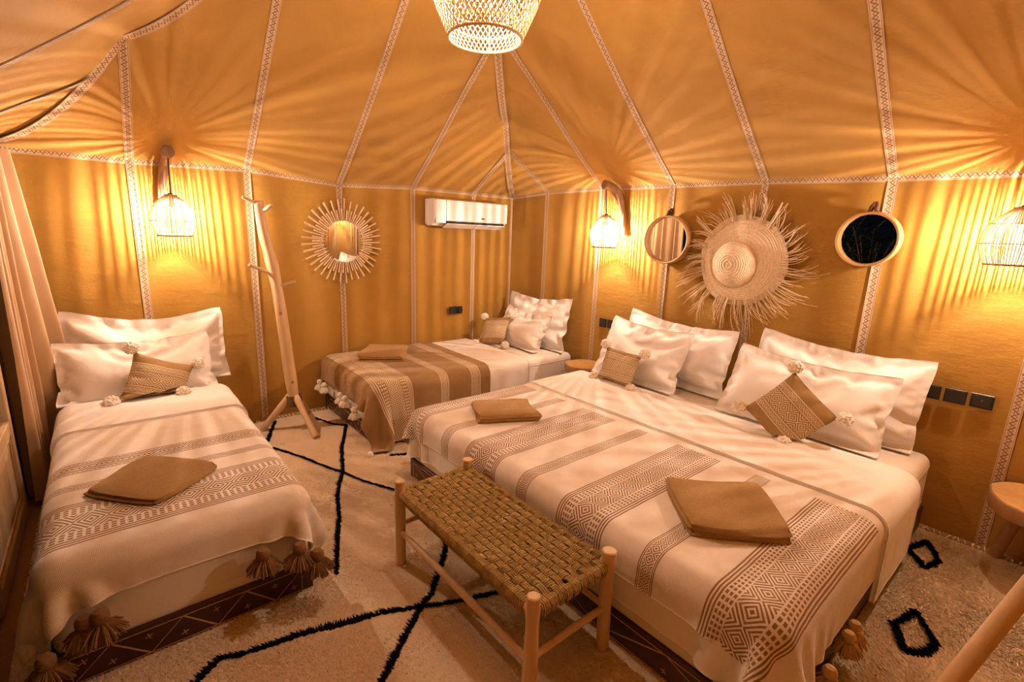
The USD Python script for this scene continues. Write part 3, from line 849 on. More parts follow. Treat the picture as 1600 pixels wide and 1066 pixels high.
def tufts(P, r, h, seed, lean=(0.3, 0.2), up=None):
    """one slim three-sided tuft of wool on each point; soft normals, as fibres have no flat sides"""
    rng = np.random.default_rng(seed); n = len(P)
    U = np.broadcast_to(A([0, 0, 1.]), (n, 3)) if up is None else A(up)
    a = rng.uniform(0, 2*PI, n); R = r*rng.uniform(.7, 1.3, n); H = h*rng.uniform(.6, 1.3, n)
    fl = meshkit.fbm(np.column_stack([P[:, :2]*2.2, np.zeros(n)]))*2.2
    flat = 1.1 if up is None else .35
    d = U+np.column_stack([np.cos(fl*2+lean[0])*flat, np.sin(fl*2+lean[0])*flat, np.zeros(n)])+rng.normal(0, .35, (n, 3))*A([1, 1, .1])
    t1 = np.cross(U, np.where(np.abs(U[:, :1]) > .8, A([[0, 1., 0]]), A([[1., 0, 0]]))); t1 /= np.linalg.norm(t1, axis=1)[:, None]; t2 = np.cross(U, t1)
    v = np.zeros((n, 4, 3)); N = np.zeros((n, 4, 3))
    for k in range(3):
        b = a+k*2*PI/3; o = t1*np.cos(b)[:, None]+t2*np.sin(b)[:, None]
        v[:, k] = P+o*R[:, None]; N[:, k] = U+o*.6+rng.normal(0, .32, (n, 3))
    v[:, 3] = P+d*H[:, None]; N[:, 3] = U+d*.3+rng.normal(0, .4, (n, 3))
    i = np.arange(n)[:, None]*4
    f = np.concatenate([np.hstack([i, i+1, i+3]), np.hstack([i+1, i+2, i+3]), np.hstack([i+2, i, i+3])])
    N = N.reshape(-1, 3); N /= np.linalg.norm(N, axis=1)[:, None]
    return v.reshape(-1, 3), f, N, 'normals'

# ---------------------------------------------------------------- towels
from shapely.geometry import LineString
def towel(label, c, axis, L, W, z, seed, layers=4, ht=.012):
    """a towel folded in layers: its folded profile drawn along the axis and given the width W"""
    pts = []
    for i in range(layers):
        e = L/2-(0, .007, .002, .010)[i % 4]; row = [(-e, i*ht), (e, i*ht)]
        pts += row if i % 2 == 0 else row[::-1]
    prof = LineString(pts).buffer(ht*.37, quad_segs=3)
    m = trimesh.creation.extrude_polygon(prof, W)
    m = m.subdivide_to_size(.02)
    v = A(m.vertices)
    a = A([axis[0], axis[1], 0.]); a /= np.linalg.norm(a); b = np.cross([0, 0, 1.], a)
    u, h, w = v[:, 0], v[:, 1], v[:, 2]-W/2
    cx = np.clip(np.minimum(L/2-np.abs(u), W/2-np.abs(w))/.05, 0, 1)
    p = np.column_stack([u*6, w*6, np.zeros(len(u))])
    n1 = meshkit.fbm(p+seed*7.1)
    n2 = meshkit.fbm(p*3.5+seed*3.3); cx = cx**.6
    h2 = ht*.5+h*(1+.25*n1)*(.84+.16*cx)+(np.maximum(n1, -.3)*.010+n2*.005)*cx*np.clip(h/(ht*layers)*1.4, 0, 1)
    rc = 1-.05*(np.abs(u)/L*2)**4*(np.abs(w)/W*2)**4
    u2 = u*rc*(1+.03*np.sin(w*9+seed)) + .016*np.sin(w*11+seed*2+h*60)*(.4+h/ht/layers); w2 = w*rc*(1+.035*np.sin(u*8+seed)+.02*np.sin(h*260+seed))+np.sign(w)*.007*np.sin(np.round(h/ht)*2.3+seed)
    P = A([c[0], c[1], z])+a*u2[:, None]+b*w2[:, None]+A([0, 0, 1])*h2[:, None]
    t = Thing('towel', label, 'towel', 'folded tan towels')
    body = trimesh.Trimesh(P, m.faces, process=False)
    bp = t.part('folded_cloth', body, 'terry', smooth=50)
    q, fi = trimesh.sample.sample_surface(body, 15000, seed=seed)
    t.part('terry_loops', tufts(A(q), .0015, .0024, seed, up=A(body.face_normals)[fi]), 'terry', parent=bp, smooth=False, kind='stuff'); t.end()
towel('folded tan towel lying on the striped blanket of the bed beside the curtain', (-3.70, -1.93), (.25, -.28), .37, .35, TOP+.026, 1, 2, .016)
towel('folded tan towel lying on the tan blanket of the corner bed', (-1.83, -.38), (.34, -.22), .40, .46, TOP+.044, 2, 4)
towel('folded tan towel on the near half of the wide double bed', (-1.785, -3.675), (-.30, -.29), .41, .42, TOP+.026, 3, 4, .0135)
towel('folded tan towel on the far half of the wide bed beside the corner bed', (-1.83, -2.19), (.37, -.20), .41, .31, TOP+.026, 4, 4, .014)

# ================================================================ FURNITURE
def branch(pts, r, seed, n=14, per=10, wob=.06):
    """a peeled branch through the points with slight knots"""
    pts = A(pts, float); k = len(pts)
    tt = np.linspace(0, k-1, (k-1)*per+1)
    from scipy.interpolate import make_interp_spline
    P = make_interp_spline(np.arange(k), pts, k=min(3, k-1))(tt)
    R = np.interp(tt, np.arange(k), np.broadcast_to(A(r, float), (k,)))
    rng = np.random.default_rng(seed)
    R = R*(1+wob*gaussian_filter(rng.normal(0, 1, len(R)), 1.5)*1.6)
    R2 = np.concatenate([[R[0]*.82], R, [R[-1]*.82]])
    d0 = P[0]-P[1]; d0 /= np.linalg.norm(d0); d1 = P[-1]-P[-2]; d1 /= np.linalg.norm(d1)
    P2 = np.vstack([P[0]+d0*R[0]*.15, P, P[-1]+d1*R[-1]*.15])
    return tube(P2, R2, n)

# bench with a woven seat
t = Thing('bench', 'wooden bench with a woven seagrass seat at the foot of the wide bed', 'bench')
bx0, bx1, by0, by1 = -2.765, -2.36, -3.50, -2.52
legs = [(bx0, by0), (bx0, by1), (bx1, by0), (bx1, by1)]
SH = .425
for k, (x, y) in enumerate(legs): t.part('leg', branch([(x+(.012 if k == 2 else 0), y, .02), (x, y, .25), (x, y, .475)], [.026, .027, .026], 50+k), 'bench_wood')
for k, (a, b, z) in enumerate([((bx0, by0), (bx0, by1), .20), ((bx1, by0), (bx1, by1), .22), ((bx0, by0), (bx1, by0), .215), ((bx0, by1), (bx1, by1), .24)]):
    t.part('stretcher', branch([(*a, z), ((a[0]+b[0])/2, (a[1]+b[1])/2, z+.006), (*b, z)], [.013, .016, .013], 60+k), 'bench_wood')
rails = []
for k, (a, b) in enumerate([((bx0, by0), (bx0, by1)), ((bx1, by0), (bx1, by1)), ((bx0, by0), (bx1, by0)), ((bx0, by1), (bx1, by1))]):
    t.part('seat_rail', branch([(*a, SH-.012), (*b, SH-.012)], [.017, .017], 70+k), 'bench_wood')
nx, ny = 9, 24
X0, X1, Y0, Y1 = bx0+.0, bx1-.0, by0+.045, by1-.045
rng = np.random.default_rng(5)
xs = np.linspace(bx0+.048, bx1-.048, nx); ys = np.linspace(Y0+.012, Y1-.012, ny)
for j, y in enumerate(ys):                          # straps across the bench, wrapped round the long rails
    cords = []
    for q in range(4):
        yy = y+(q-1.5)*.0092
        p = [(bx0-.019, yy, SH-.034), (bx0-.021, yy, SH-.012), (bx0-.010, yy, SH+.006), (bx0+.012, yy, SH+.010)]
        tt = np.linspace(bx0+.02, bx1-.02, 64)
        ph = (tt-xs[0])/(xs[1]-xs[0])
        up = np.cos(PI*(ph+j)); up = np.sign(up)*np.abs(up)**.6
        sag = -.012*np.sin(PI*(tt-bx0)/(bx1-bx0))*math.sin(PI*(y-by0)/(by1-by0))
        jit = rng.normal(0, .0012)
        p += [(a, yy+jit*math.sin(i*.4), SH+.004+.0068*u+s) for i, (a, u, s) in enumerate(zip(tt, up, sag))]
        p += [(bx1-.012, yy, SH+.010), (bx1+.010, yy, SH+.006), (bx1+.021, yy, SH-.012), (bx1+.019, yy, SH-.034)]
        cords.append(tube(p, .0047*(1+rng.normal(0, .07)), 5))
    t.part('woven_strap', cat(cords), 'seagrass')
for i, x in enumerate(xs):                          # straps along the bench
    cords = []
    for q in range(3):
        xx = x+(q-1)*.0092
        tt = np.linspace(by0+.02, by1-.02, 150)
        ph = (tt-ys[0])/(ys[1]-ys[0])
        up = -np.cos(PI*(ph+i)); up = np.sign(up)*np.abs(up)**.6
        sag = -.012*np.sin(PI*(tt-by0)/(by1-by0))*math.sin(PI*(x-bx0)/(bx1-bx0))
        p = [(xx, by0-.019, SH-.034), (xx, by0-.021, SH-.012), (xx, by0-.010, SH+.006)]+[(xx, a, SH+.004+.0062*u+s) for a, u, s in zip(tt, up, sag)]
        p += [(xx, by1+.010, SH+.006), (xx, by1+.021, SH-.012), (xx, by1+.019, SH-.034)]
        cords.append(tube(p, .0047, 5))
    t.part('woven_strap', cat(cords), 'seagrass')
for nm, x in (('a', bx0), ('b', bx1)):              # cord wound round the long rails between the straps
    yy = np.arange(Y0-.005, Y1+.005, .0105)
    t.part('rail_winding', cat([lathe([(.0185, -.005), (.0222, -.0025), (.0222, .0025), (.0185, .005)], 10).apply_transform(trimesh.transformations.rotation_matrix(PI/2, (1, 0, 0))).apply_translation((x, y, SH-.012)) for y in yy]), 'seagrass')
for y in (by0, by1):
    xx = np.arange(bx0+.03, bx1-.025, .0105)
    t.part('rail_winding', cat([lathe([(.0185, -.005), (.0222, -.0025), (.0222, .0025), (.0185, .005)], 10).apply_transform(trimesh.transformations.rotation_matrix(PI/2, (0, 1, 0))).apply_translation((x, y, SH-.012)) for x in xx]), 'seagrass')
t.end()

# coat stand
t = Thing('coat_stand', 'pale wooden tree trunk coat stand on three legs between the beds', 'coat stand')
hub = A([-2.665, -.42, .27]); top = A([-2.795, -.30, 1.86])
L_ = lambda s: hub+(top-hub)*s
t.part('trunk', branch([hub-A([-.01, .0, .06]), L_(.25)+A([.01, 0, 0]), L_(.6)+A([.02, 0, 0]), L_(.8), top], [.042, .046, .044, .041, .036], 80), 'pale_wood')
for k, f in enumerate([(-2.90, -.33, .025), (-2.60, -.735, .03), (-2.47, -.13, .025)]):
    t.part('leg', branch([f, hub+A([0, 0, .03])+(A(f)-hub)*A([.12, .12, 0])], [.024, .028], 81+k), 'pale_wood')
for k, (s, d, r) in enumerate([(.985, (-.12, -.03, .05), .011), (.95, (.055, -.10, .06), .014), (.655, (-.165, -.04, .075), .013), (.585, (.145, -.06, .055), .012)]):
    t.part('peg', branch([L_(s), L_(s)+A(d)], [r*1.15, r], 90+k), 'pale_wood')
for s in (.46, .10):
    c = L_(s)+A([.004, -.040, 0]); t.part('knot', placed(trimesh.creation.icosphere(2, .012), None, c), 'bark')
w = [(hub+A([.058*math.cos(a*2*PI)+.004, .058*math.sin(a*2*PI), -.055+.0105*a])) for a in np.linspace(0, 9, 150)]
t.part('rope_binding', tube(w, .0062, 6), 'cord'); t.end()

# a tripod of the same peeled wood at the right edge
t = Thing('tripod_stand', 'thick peeled wooden leg of a tripod stand at the lower right edge', 'stand')
h2 = A([-1.70, -4.70, 1.22])
for k, f in enumerate([(-2.51, -4.31, .02), (-1.0, -4.93, .02), (-1.40, -4.99, .02)]):
    f = A(f); t.part('leg', branch([f, f+(h2-f)*.5+A([0, 0, .006]), h2], [.019, .021, .022], 100+k), 'pale_wood')
t.part('rope_binding', tube([h2+A([.085*math.cos(a*2*PI), .085*math.sin(a*2*PI), -.05+.012*a]) for a in np.linspace(0, 7, 110)], .007, 6), 'cord')
t.end()

# log stools
def stool(label, c, r, top, legs, seed):
    t = Thing('stump_stool', label, 'stool', 'log slice stools')
    rng = np.random.default_rng(seed)
    a = np.arange(48)*2*PI/48
    rr = r*(1+.04*np.sin(2*a+seed)+.02*np.sin(5*a+seed*2)+.01*np.sin(11*a))
    def ring(k, z): return np.column_stack([c[0]+rr*k*np.cos(a), c[1]+rr*k*np.sin(a), np.full(48, z)])
    th = .085
    G = np.stack([ring(.965, top), ring(.99, top-.006), ring(1, top-.016), ring(1.01, top-th*.5), ring(.985, top-th+.01), ring(.93, top-th)])
    bk = trimesh.Trimesh(np.vstack([G.reshape(-1, 3), [[c[0], c[1], top-th]]]), np.vstack([[(i*48+j, (i+1)*48+j, (i+1)*48+(j+1) % 48) for i in range(5) for j in range(48)], [(i*48+j, (i+1)*48+(j+1) % 48, i*48+(j+1) % 48) for i in range(5) for j in range(48)], [(5*48+j, 6*48, 5*48+(j+1) % 48) for j in range(48)]]), process=False)
    s = t.part('log_slice', bk, 'bark', label='rough barked rim')
    R = [ring(k, top-.0+.0015*math.sin(k*30)*(k < .95)) for k in np.linspace(.965, .06, 14)]
    v = np.vstack(R+[[[c[0], c[1], top]]])
    f = [q for i in range(13) for j in range(48) for q in ((i*48+j, (i*48+(j+1) % 48), (i+1)*48+(j+1) % 48), (i*48+j, (i+1)*48+(j+1) % 48, (i+1)*48+j))]+[(13*48+j, 13*48+(j+1) % 48, 14*48) for j in range(48)]
    t.part('cut_face', trimesh.Trimesh(v, A(f), process=False), 'stump_top', parent=s, label='smooth yellow cut wood')
    for k, (dx, dy) in enumerate(legs):
        t.part('leg', branch([(c[0]+dx, c[1]+dy, .025), (c[0]+dx*.8, c[1]+dy*.8, .2), (c[0]+dx*.55, c[1]+dy*.55, top-th+.02)], [.03, .028, .03], seed*7+k), 'bark')
    t.end()
stool('log slice stool with barked rim at the right edge beside the wide bed', (-.235, -4.60), .235, .45, [(.13, .14), (-.15, -.02), (.03, -.18)], 1)
stool('log slice stool standing between the corner bed and the wide bed', (-.20, -1.44), .19, .455, [(.12, .09), (-.13, .05), (.02, -.15)], 2)

# ---------------------------------------------------------------- lamps
def lamp_profile(s=1.):
    return A([(.104, 0), (.128, .055), (.138, .11), (.132, .165), (.108, .215), (.070, .255), (.036, .280)])*s
def shade(t, c, seed, nr=72):
    """rattan cage whose lower rim is centred at c"""
    from scipy.interpolate import make_interp_spline
    pr = lamp_profile(); k = make_interp_spline(np.linspace(0, 1, len(pr)), pr, k=3)
    q = k(np.linspace(0, 1, 22)); rng = np.random.default_rng(seed)
    lines = []
    for i in range(nr):
        a = 2*PI*i/nr+rng.normal(0, .012)
        lines.append(np.column_stack([q[:, 0]*np.cos(a), q[:, 0]*np.sin(a), q[:, 1]])+A(c))
    s = t.part('shade_ribs', tubes(lines, .0023, 5), 'rattan', kind='stuff', label='thin rattan ribs of the shade')
    for z, r in ((0.004, .0045), (.0, .0035)):
        rr = np.interp(z, pr[:, 1], pr[:, 0])
        a = np.linspace(0, 2*PI, 49)[:-1]
        t.part('shade_ring', tube(np.column_stack([c[0]+rr*np.cos(a), c[1]+rr*np.sin(a), np.full(48, c[2]+z)]), r, 6, closed=True), 'rattan_dark', parent=s)
    for z in (.105, .205):
        rr = np.interp(z, pr[:, 1], pr[:, 0])+.001; a = np.linspace(0, 2*PI, 49)[:-1]
        t.part('shade_ring', tube(np.column_stack([c[0]+rr*np.cos(a), c[1]+rr*np.sin(a), np.full(48, c[2]+z)]), .003, 6, closed=True), 'rattan_dark', parent=s)
    t.part('shade_collar', lathe([(.030, .277), (.040, .277), (.040, .288), (.030, .290)], 24, c), 'rattan_dark', parent=s)
    so = t.part('socket', lathe([(0, .30), (.012, .30), (.017, .285), (.017, .215), (.013, .205), (0, .205)], 16, c), 'dark_plastic')
    t.part('glowing_bulb', lathe([(0, .20), (.0026, .199), (.0039, .19), (.0039, .12), (.0026, .111), (0, .11)], 10, c), 'filament', parent=so, label='glowing bulb filament')
def sconce(label, wall_pts, rads, end, c, seed):
    t = Thing('wall_lamp', label, 'lamp', 'rattan wall lamps on driftwood brackets')
    t.part('driftwood_bracket', branch(wall_pts, rads, seed, n=16, wob=.08), 'driftwood')
    t.part('cord', tube([end, (A(end)+A(c)+A([0, 0, .3]))/2, A(c)+A([0, 0, .295])], .004, 6), 'dark_plastic')
    shade(t, A(c, float), seed); t.end()
sconce('rattan wall lamp on a driftwood bracket above the bed by the curtain', [(-3.395, -.035, 1.80), (-3.37, -.04, 1.98), (-3.345, -.08, 2.11), (-3.335, -.21, 2.165)], [.022, .028, .036, .040], (-3.335, -.18, 2.13), (-3.345, -.19, 1.585), 201)
sconce('rattan wall lamp on a curved driftwood bracket between corner bed and round mirror', [(-.030, -1.665, 1.72), (-.035, -1.625, 1.93), (-.08, -1.585, 2.09), (-.22, -1.54, 2.155)], [.018, .030, .038, .042], (-.20, -1.55, 2.12), (-.20, -1.575, 1.60), 202)
sconce('rattan wall lamp cut by the right edge of the picture', [(-.030, -4.27, 1.76), (-.035, -4.25, 1.93), (-.08, -4.24, 2.08), (-.21, -4.235, 2.14)], [.022, .030, .036, .040], (-.19, -4.235, 2.10), (-.20, -4.24, 1.62), 203)

t = Thing('pendant_lamp', 'woven rattan basket pendant lamp hanging from the tent roof ridge', 'lamp')
pc = A([-2.325, -2.55, 2.545])
pp = A([(.168, 0), (.200, .07), (.236, .15), (.252, .22), (.235, .30), (.17, .38), (.09, .43), (.045, .45)])
from scipy.interpolate import make_interp_spline
pq = make_interp_spline(np.linspace(0, 1, len(pp)), pp, k=2)(np.linspace(0, 1, 40))
for sg in (1, -1):
    lines = []
    for i in range(54):
        a = 2*PI*i/54+sg*np.linspace(0, 1, 40)*1.5
        rr = pq[:, 0]+.0012*sg
        lines.append(np.column_stack([rr*np.cos(a), rr*np.sin(a), pq[:, 1]])+pc)
    s = t.part('woven_canes', tubes(lines, .0026, 5), 'rattan', kind='stuff', label='crossing rattan canes of the shade')
for z, r in ((0, .006), (.15, .005), (.30, .005), (.43, .005)):
    rr = np.interp(z, pp[:, 1], pp[:, 0]); a = np.linspace(0, 2*PI, 65)[:-1]
    t.part('shade_ring', tube(np.column_stack([pc[0]+rr*np.cos(a), pc[1]+rr*np.sin(a), np.full(64, pc[2]+z)]), r, 8, closed=True), 'rattan')
a = np.linspace(0, 2*PI, 65)[:-1]
t.part('inner_ring', tube(np.column_stack([pc[0]+.15*np.cos(a), pc[1]+.15*np.sin(a), np.full(64, pc[2]+.055)]), .004, 8, closed=True), 'rattan')
for k in range(3):
    a = .8+k*2*PI/3; t.part('inner_strut', tube([pc+A([.165*math.cos(a), .165*math.sin(a), 0]), pc+A([.15*math.cos(a), .15*math.sin(a), .055]), pc+A([.13*math.cos(a), .13*math.sin(a), .40])], .0035, 6), 'rattan')
so = t.part('socket', lathe([(0, .46), (.014, .46), (.02, .44), (.02, .33), (0, .33)], 16, pc), 'dark_plastic')
t.part('glowing_bulb', lathe([(0, .33), (.014, .325), (.028, .28), (.030, .25), (.022, .225), (0, .215)], 16, pc), 'pendant_bulb', parent=so)
t.part('cord', tube([pc+A([0, 0, .45]), pc+A([.03, .01, 1.0]), A([-2.15, -2.55, 4.02])], .005, 6), 'dark_plastic')
t.end()

# ---------------------------------------------------------------- things on the walls
def aim(n, up=(0, 0, 1)):
    n = A(n, float); n /= np.linalg.norm(n); u = A(up, float); u -= n*(u@n); u /= np.linalg.norm(u); return np.column_stack([np.cross(u, n), u, n])
def disc(r, n=64, z=0.): 
    a = np.arange(n)*2*PI/n; v = np.vstack([np.column_stack([r*np.cos(a), r*np.sin(a), np.full(n, z)]), [[0, 0, z]]]); return trimesh.Trimesh(v, [(i, (i+1) % n, n) for i in range(n)], process=False)
t = Thing('sun_mirror', 'round mirror framed by radiating wooden sticks on the left wall', 'mirror')
R = aim((.05, -1, -.03)); c = A([-2.045, -.04, 1.565])
t.part('mirror_glass', placed(lathe([(0, .006), (.188, .006), (.192, .002), (.192, -.006), (0, -.006)], 64), R, c), 'mirror')
t.part('backing', placed(lathe([(0, -.006), (.205, -.006), (.205, -.014), (0, -.014)], 48), R, c), 'pale_wood')
rng = np.random.default_rng(8)
for i in range(74):
    a = 2*PI*i/74; l = (.375 if i % 2 == 0 else .285)*(1+rng.normal(0, .014)); e = A([math.cos(a+rng.normal(0, .008)), math.sin(a+rng.normal(0, .008)), 0])
    z = .0 if i % 2 else -.004
    t.part('stick', placed(tube([e*.186+A([0, 0, z]), e*l*.6+A([0, 0, z]), e*l+A([0, 0, z])], [.0062, .0072, .0088 if i % 2 == 0 else .0078], 7), R, c), 'stick_wood')
t.end()

def round_mirror(label, c, r, n, seed):
    t = Thing('round_mirror', label, 'mirror', 'round wooden framed wall mirrors'); R = aim(n); c = A(c, float)
    t.part('frame', placed(lathe([(r-.018, .012), (r-.014, .045), (r-.004, .048), (r, .045), (r+.003, .0), (r, -.045), (0, -.045), (0, -.02), (r-.018, -.02), (r-.018, .012)], 72), R, c), 'frame_wood')
    t.part('mirror_glass', placed(disc(r-.016, 72, .008), R, c), 'mirror')
    st = [(-.016, r*.995, .02), (-.012, r+.03, .005), (-.004, r+.055, -.03), (.004, r+.055, -.035), (.014, r+.03, -.01), (.018, r*.995, -.01)]
    t.part('hanging_strap', placed(cat([tube(st, .009, 8), tube([(-.014, r, -.005), (0, r+.028, -.01), (.02, r, .01)], .008, 8)]), R, c), 'leather')
    t.end()
round_mirror('round wooden mirror reflecting the pleated curtain, left of the straw hat', (-.075, -2.155, 1.69), .198, (-1.776, -.164, -.05), 1)
round_mirror('round wooden mirror that reflects the dark night, right of the straw hat', (-.07, -3.575, 1.735), .168, (-1, -.0, -.05), 2)

t = Thing('straw_hat', 'wide woven straw hat with a ragged fringe hung on the right wall', 'hat')
R = aim((-1, .06, -.04)); c = A([-.045, -2.79, 1.555])
rng = np.random.default_rng(12)
pr = []
for k, r in enumerate(np.linspace(.325, .165, 34)): pr.append((r, .004+.012*math.sin((r-.165)/.16*PI)+.0030*(k % 3 == 0)))
for k, q in enumerate(np.linspace(0, 1, 46)): a_ = q*PI/2; pr.append((.165*max(0., math.cos(a_))**.75, .008+.100*math.sin(a_)**1.15+.0026*(k % 3 == 0)))
m = lathe(pr, 90); v = A(m.vertices); a = np.arctan2(v[:, 1], v[:, 0]); rr = np.hypot(v[:, 0], v[:, 1])
v[:, 2] += np.where(rr > .16, (.018*np.sin(2*a+.6)+.010*np.sin(5*a))*((rr-.16)/.165), 0)
v[:, :2] *= (1+.025*np.sin(3*a+1)*np.clip((rr-.2)/.12, 0, 1))[:, None]
v[:, :2] *= 1.05
sh = np.clip((.24-rr)/.07, 0, 1); v[:, 0] -= .05*sh; v[:, 1] -= .03*sh
m.vertices = v; t.part('woven_body', placed(m, R, c), 'straw')
bunch = []
for i in range(46):
    a0 = 2*PI*i/46+rng.normal(0, .05); L0 = rng.uniform(.10, .19)*(1.45 if math.sin(a0) < -.1 else .95); sw = rng.normal(.12, .10)
    lines = []
    for k in range(rng.integers(4, 9)):
        a = a0+rng.normal(0, .035); l = L0*rng.uniform(.7, 1.2); cu = sw+rng.normal(0, .05)
        s = np.linspace(0, 1, 6); r_ = .30+(.02+l)*s; aa = a+cu*s*s*.6
        lines.append(np.column_stack([r_*np.cos(aa), r_*np.sin(aa), .008+rng.uniform(-.005, .02)+s*rng.uniform(-.02, .06)]))
    t.part('fringe_bunch', placed(cat([tube(l, np.linspace(.0034, .0010, 6), 4) for l in lines]), R, c), 'straw')
t.end()

t = Thing('air_conditioner', 'white split air conditioner high on the left wall near the corner', 'air conditioner')
ax0, ax1, az0, az1 = -1.175, -.25, 1.745, 2.015
prof = A([(0, az0+.02), (-.03, az0), (-.12, az0+.005), (-.185, az0+.055), (-.205, az0+.09), (-.208, az1-.05), (-.195, az1-.015), (-.17, az1), (0, az1)])
def extr(pf, x0, x1, inset=.012):
    xs = [x0, x0+inset*.3, x0+inset, x1-inset, x1-inset*.3, x1]; ks = [.93, .98, 1, 1, .98, .93]; cz = (az0+az1)/2
    rings = [np.column_stack([np.full(len(pf), x), -.01+pf[:, 0]*k, cz+(pf[:, 1]-cz)*k]) for x, k in zip(xs, ks)]
    n = len(pf); v = np.vstack(rings+[[rings[0].mean(0)], [rings[-1].mean(0)]])
    f = [q for i in range(5) for j in range(n) for q in ((i*n+j, (i+1)*n+j, (i+1)*n+(j+1) % n), (i*n+j, (i+1)*n+(j+1) % n, i*n+(j+1) % n))]
    f += [(6*n, j, (j+1) % n) for j in range(n)]+[(6*n+1, 5*n+(j+1) % n, 5*n+j) for j in range(n)]
    m = trimesh.Trimesh(v, f, process=False); trimesh.repair.fix_normals(m); return m
t.part('body', extr(prof, ax0, ax1), 'white_plastic')
t.part('front_panel', bevel_box((ax0+.125, -.224, az0+.056), (ax1-.012, -.212, az1-.012), .005), 'white_plastic')
t.part('end_cover', bevel_box((ax0+.006, -.2225, az0+.03), (ax0+.118, -.210, az1-.012), .006), 'white_plastic')
t.part('air_slot', bevel_box((ax0+.135, -.219, az0+.026), (ax1-.05, -.16, az0+.050), .003), 'black', label='dark air outlet slot')
for k, (u0, u1) in enumerate(((ax0+.125, ax0+.49), (ax0+.50, ax1-.05))):
    lv = bevel_box((u0, -.05, -.004), (u1, .05, .004), .003); lv.apply_transform(trimesh.transformations.rotation_matrix(-.42, (1, 0, 0))); lv.apply_translation((0, -.190, az0+.006))
    t.part('louver', lv, 'white_plastic')
t.part('maker_badge', bevel_box((-.615, -.2265, az0+.085), (-.575, -.2235, az0+.100), .001), 'dark_plastic', label='small dark oval badge')
t.end()

def socket_plate(label, c, n, w, h, kind):
    t = Thing('wall_socket', label, 'socket', 'dark wall sockets'); R = aim(n); c = A(c, float)
    b = t.part('plate', placed(bevel_box((-w/2, -h/2, -.003), (w/2, h/2, .010), .004), R, c), 'dark_plastic')
    k = .76
    f = t.part('insert', placed(bevel_box((-w/2*k, -h/2*k, .009), (w/2*k, h/2*k, .0125), .002), R, c), 'black', parent=b)
    if kind == 'plug':
        t.part('round_plug', placed(lathe([(.028, .01), (.028, .034), (.022, .038), (0, .038)], 28), R, c), 'dark_plastic')
    elif kind == 'outlet':
        t.part('outlet_well', placed(lathe([(.021, .012), (.023, .0135), (.025, .012)], 28), R, c), 'dark_plastic')
        for s in (-1, 1): t.part('pin_hole', placed(lathe([(.003, .0128), (0, .0128)], 10), R, c+R@A([s*.0095, 0, 0])), 'black')
    elif kind == 'usb':
        t.part('usb_port', placed(bevel_box((-.004, -.002, .0125), (.004, .012, .0132), .0003), R, c), 'grey_metal')
    
    t.end()
nR = (-1, 0, 0); nL = (0, -1, 0)
socket_plate('dark wall socket under the middle wall lamp, left one of its pair', (-.015, -1.485, .862), nR, .085, .085, 'switch')
socket_plate('dark wall socket under the middle wall lamp, right one of its pair', (-.015, -1.585, .862), nR, .085, .085, 'switch')
socket_plate('dark wall socket nearest the pillows, left of three above the wide bed', (-.015, -4.02, .85), nR, .098, .083, 'switch')
socket_plate('dark wall socket in the middle of three beside the wide bed', (-.015, -4.135, .85), nR, .098, .083, 'switch')
socket_plate('dark wall socket with a tiny port, right of three near the stool', (-.015, -4.25, .852), nR, .098, .083, 'usb')
socket_plate('flat dark wall socket below the air conditioner beside a round plug', (-.835, -.015, .838), nL, .085, .083, 'switch')
socket_plate('dark wall socket with a round plug below the air conditioner', (-.748, -.015, .838), nL, .085, .083, 'plug')

# ---------------------------------------------------------------- curtain and door at the left edge
t = Thing('curtain', 'tan pleated curtain hanging beside the dark doorway at the left edge', 'curtain')
n, m = 150, 60
s = np.linspace(0, 1, n); z = np.linspace(.03, 2.075, m)
S, Zz = np.meshgrid(s, z, indexing='ij')
zz = (Zz-.03)/2.045
y = -.07-.66*S
ph = S*2*PI*6.5
amp = .032+.024*np.clip(1-zz, 0, 1)
bulge = (.065+.175*(1-zz)**1.0)*np.exp(-((S-.12)/.26)**2)
low = np.clip((.62-Zz)/.45, 0, 1)
x = -4.238+amp*np.sin(ph+.6*np.sin(2.2*zz+S*3))+bulge*(1-.55*low)+nz(np.stack([S*4, Zz*.8, S*0], -1).reshape(-1, 3), 1.3, 4).reshape(S.shape)*.02
x = np.maximum(x, -4.268); lim = -4.088+.16*np.clip((Zz-.52)/.12, 0, 1); x = np.minimum(x, lim)
y = y+.018*np.cos(ph*.5+1)
P = np.stack([x, y, Zz], -1)
t.part('cloth', shell(P, .004, None, False), 'curtain', smooth=60)
t.part('curtain_rail', tube([(-4.23, -.04, 2.085), (-4.23, -.80, 2.085)], .010, 10), 'driftwood')
t.end()

t = Thing('door_1', 'pale wooden glazed door leaf at the left edge beside the curtain', 'door', kind='structure')
dx = -4.275; y0, y1 = -1.86, -.84
for a, b in ((y0, y0+.075), (y1-.075, y1)): t.part('stile', bevel_box((dx-.022, a, .03), (dx+.022, b, 1.97), .004), 'door_wood')
for a, b in ((.03, .12), (.53, .60), (1.90, 1.97)): t.part('rail', bevel_box((dx-.022, y0+.075, a), (dx+.022, y1-.075, b), .004), 'door_wood')
t.part('lower_panel', bevel_box((dx-.010, y0+.07, .11), (dx+.008, y1-.07, .54), .003), 'door_wood')
t.part('moulding', cat([bevel_box((dx+.008, y0+.085, .14), (dx+.016, y1-.085, .155), .003), bevel_box((dx+.008, y0+.085, .50), (dx+.016, y1-.085, .515), .003), bevel_box((dx+.008, y0+.085, .14), (dx+.016, y0+.10, .515), .003), bevel_box((dx+.008, y1-.10, .14), (dx+.016, y1-.085, .515), .003)]), 'door_wood')
t.part('glass_pane', bevel_box((dx-.003, y0+.07, .59), (dx+.003, y1-.07, 1.91), .001), 'glass')
t.end()

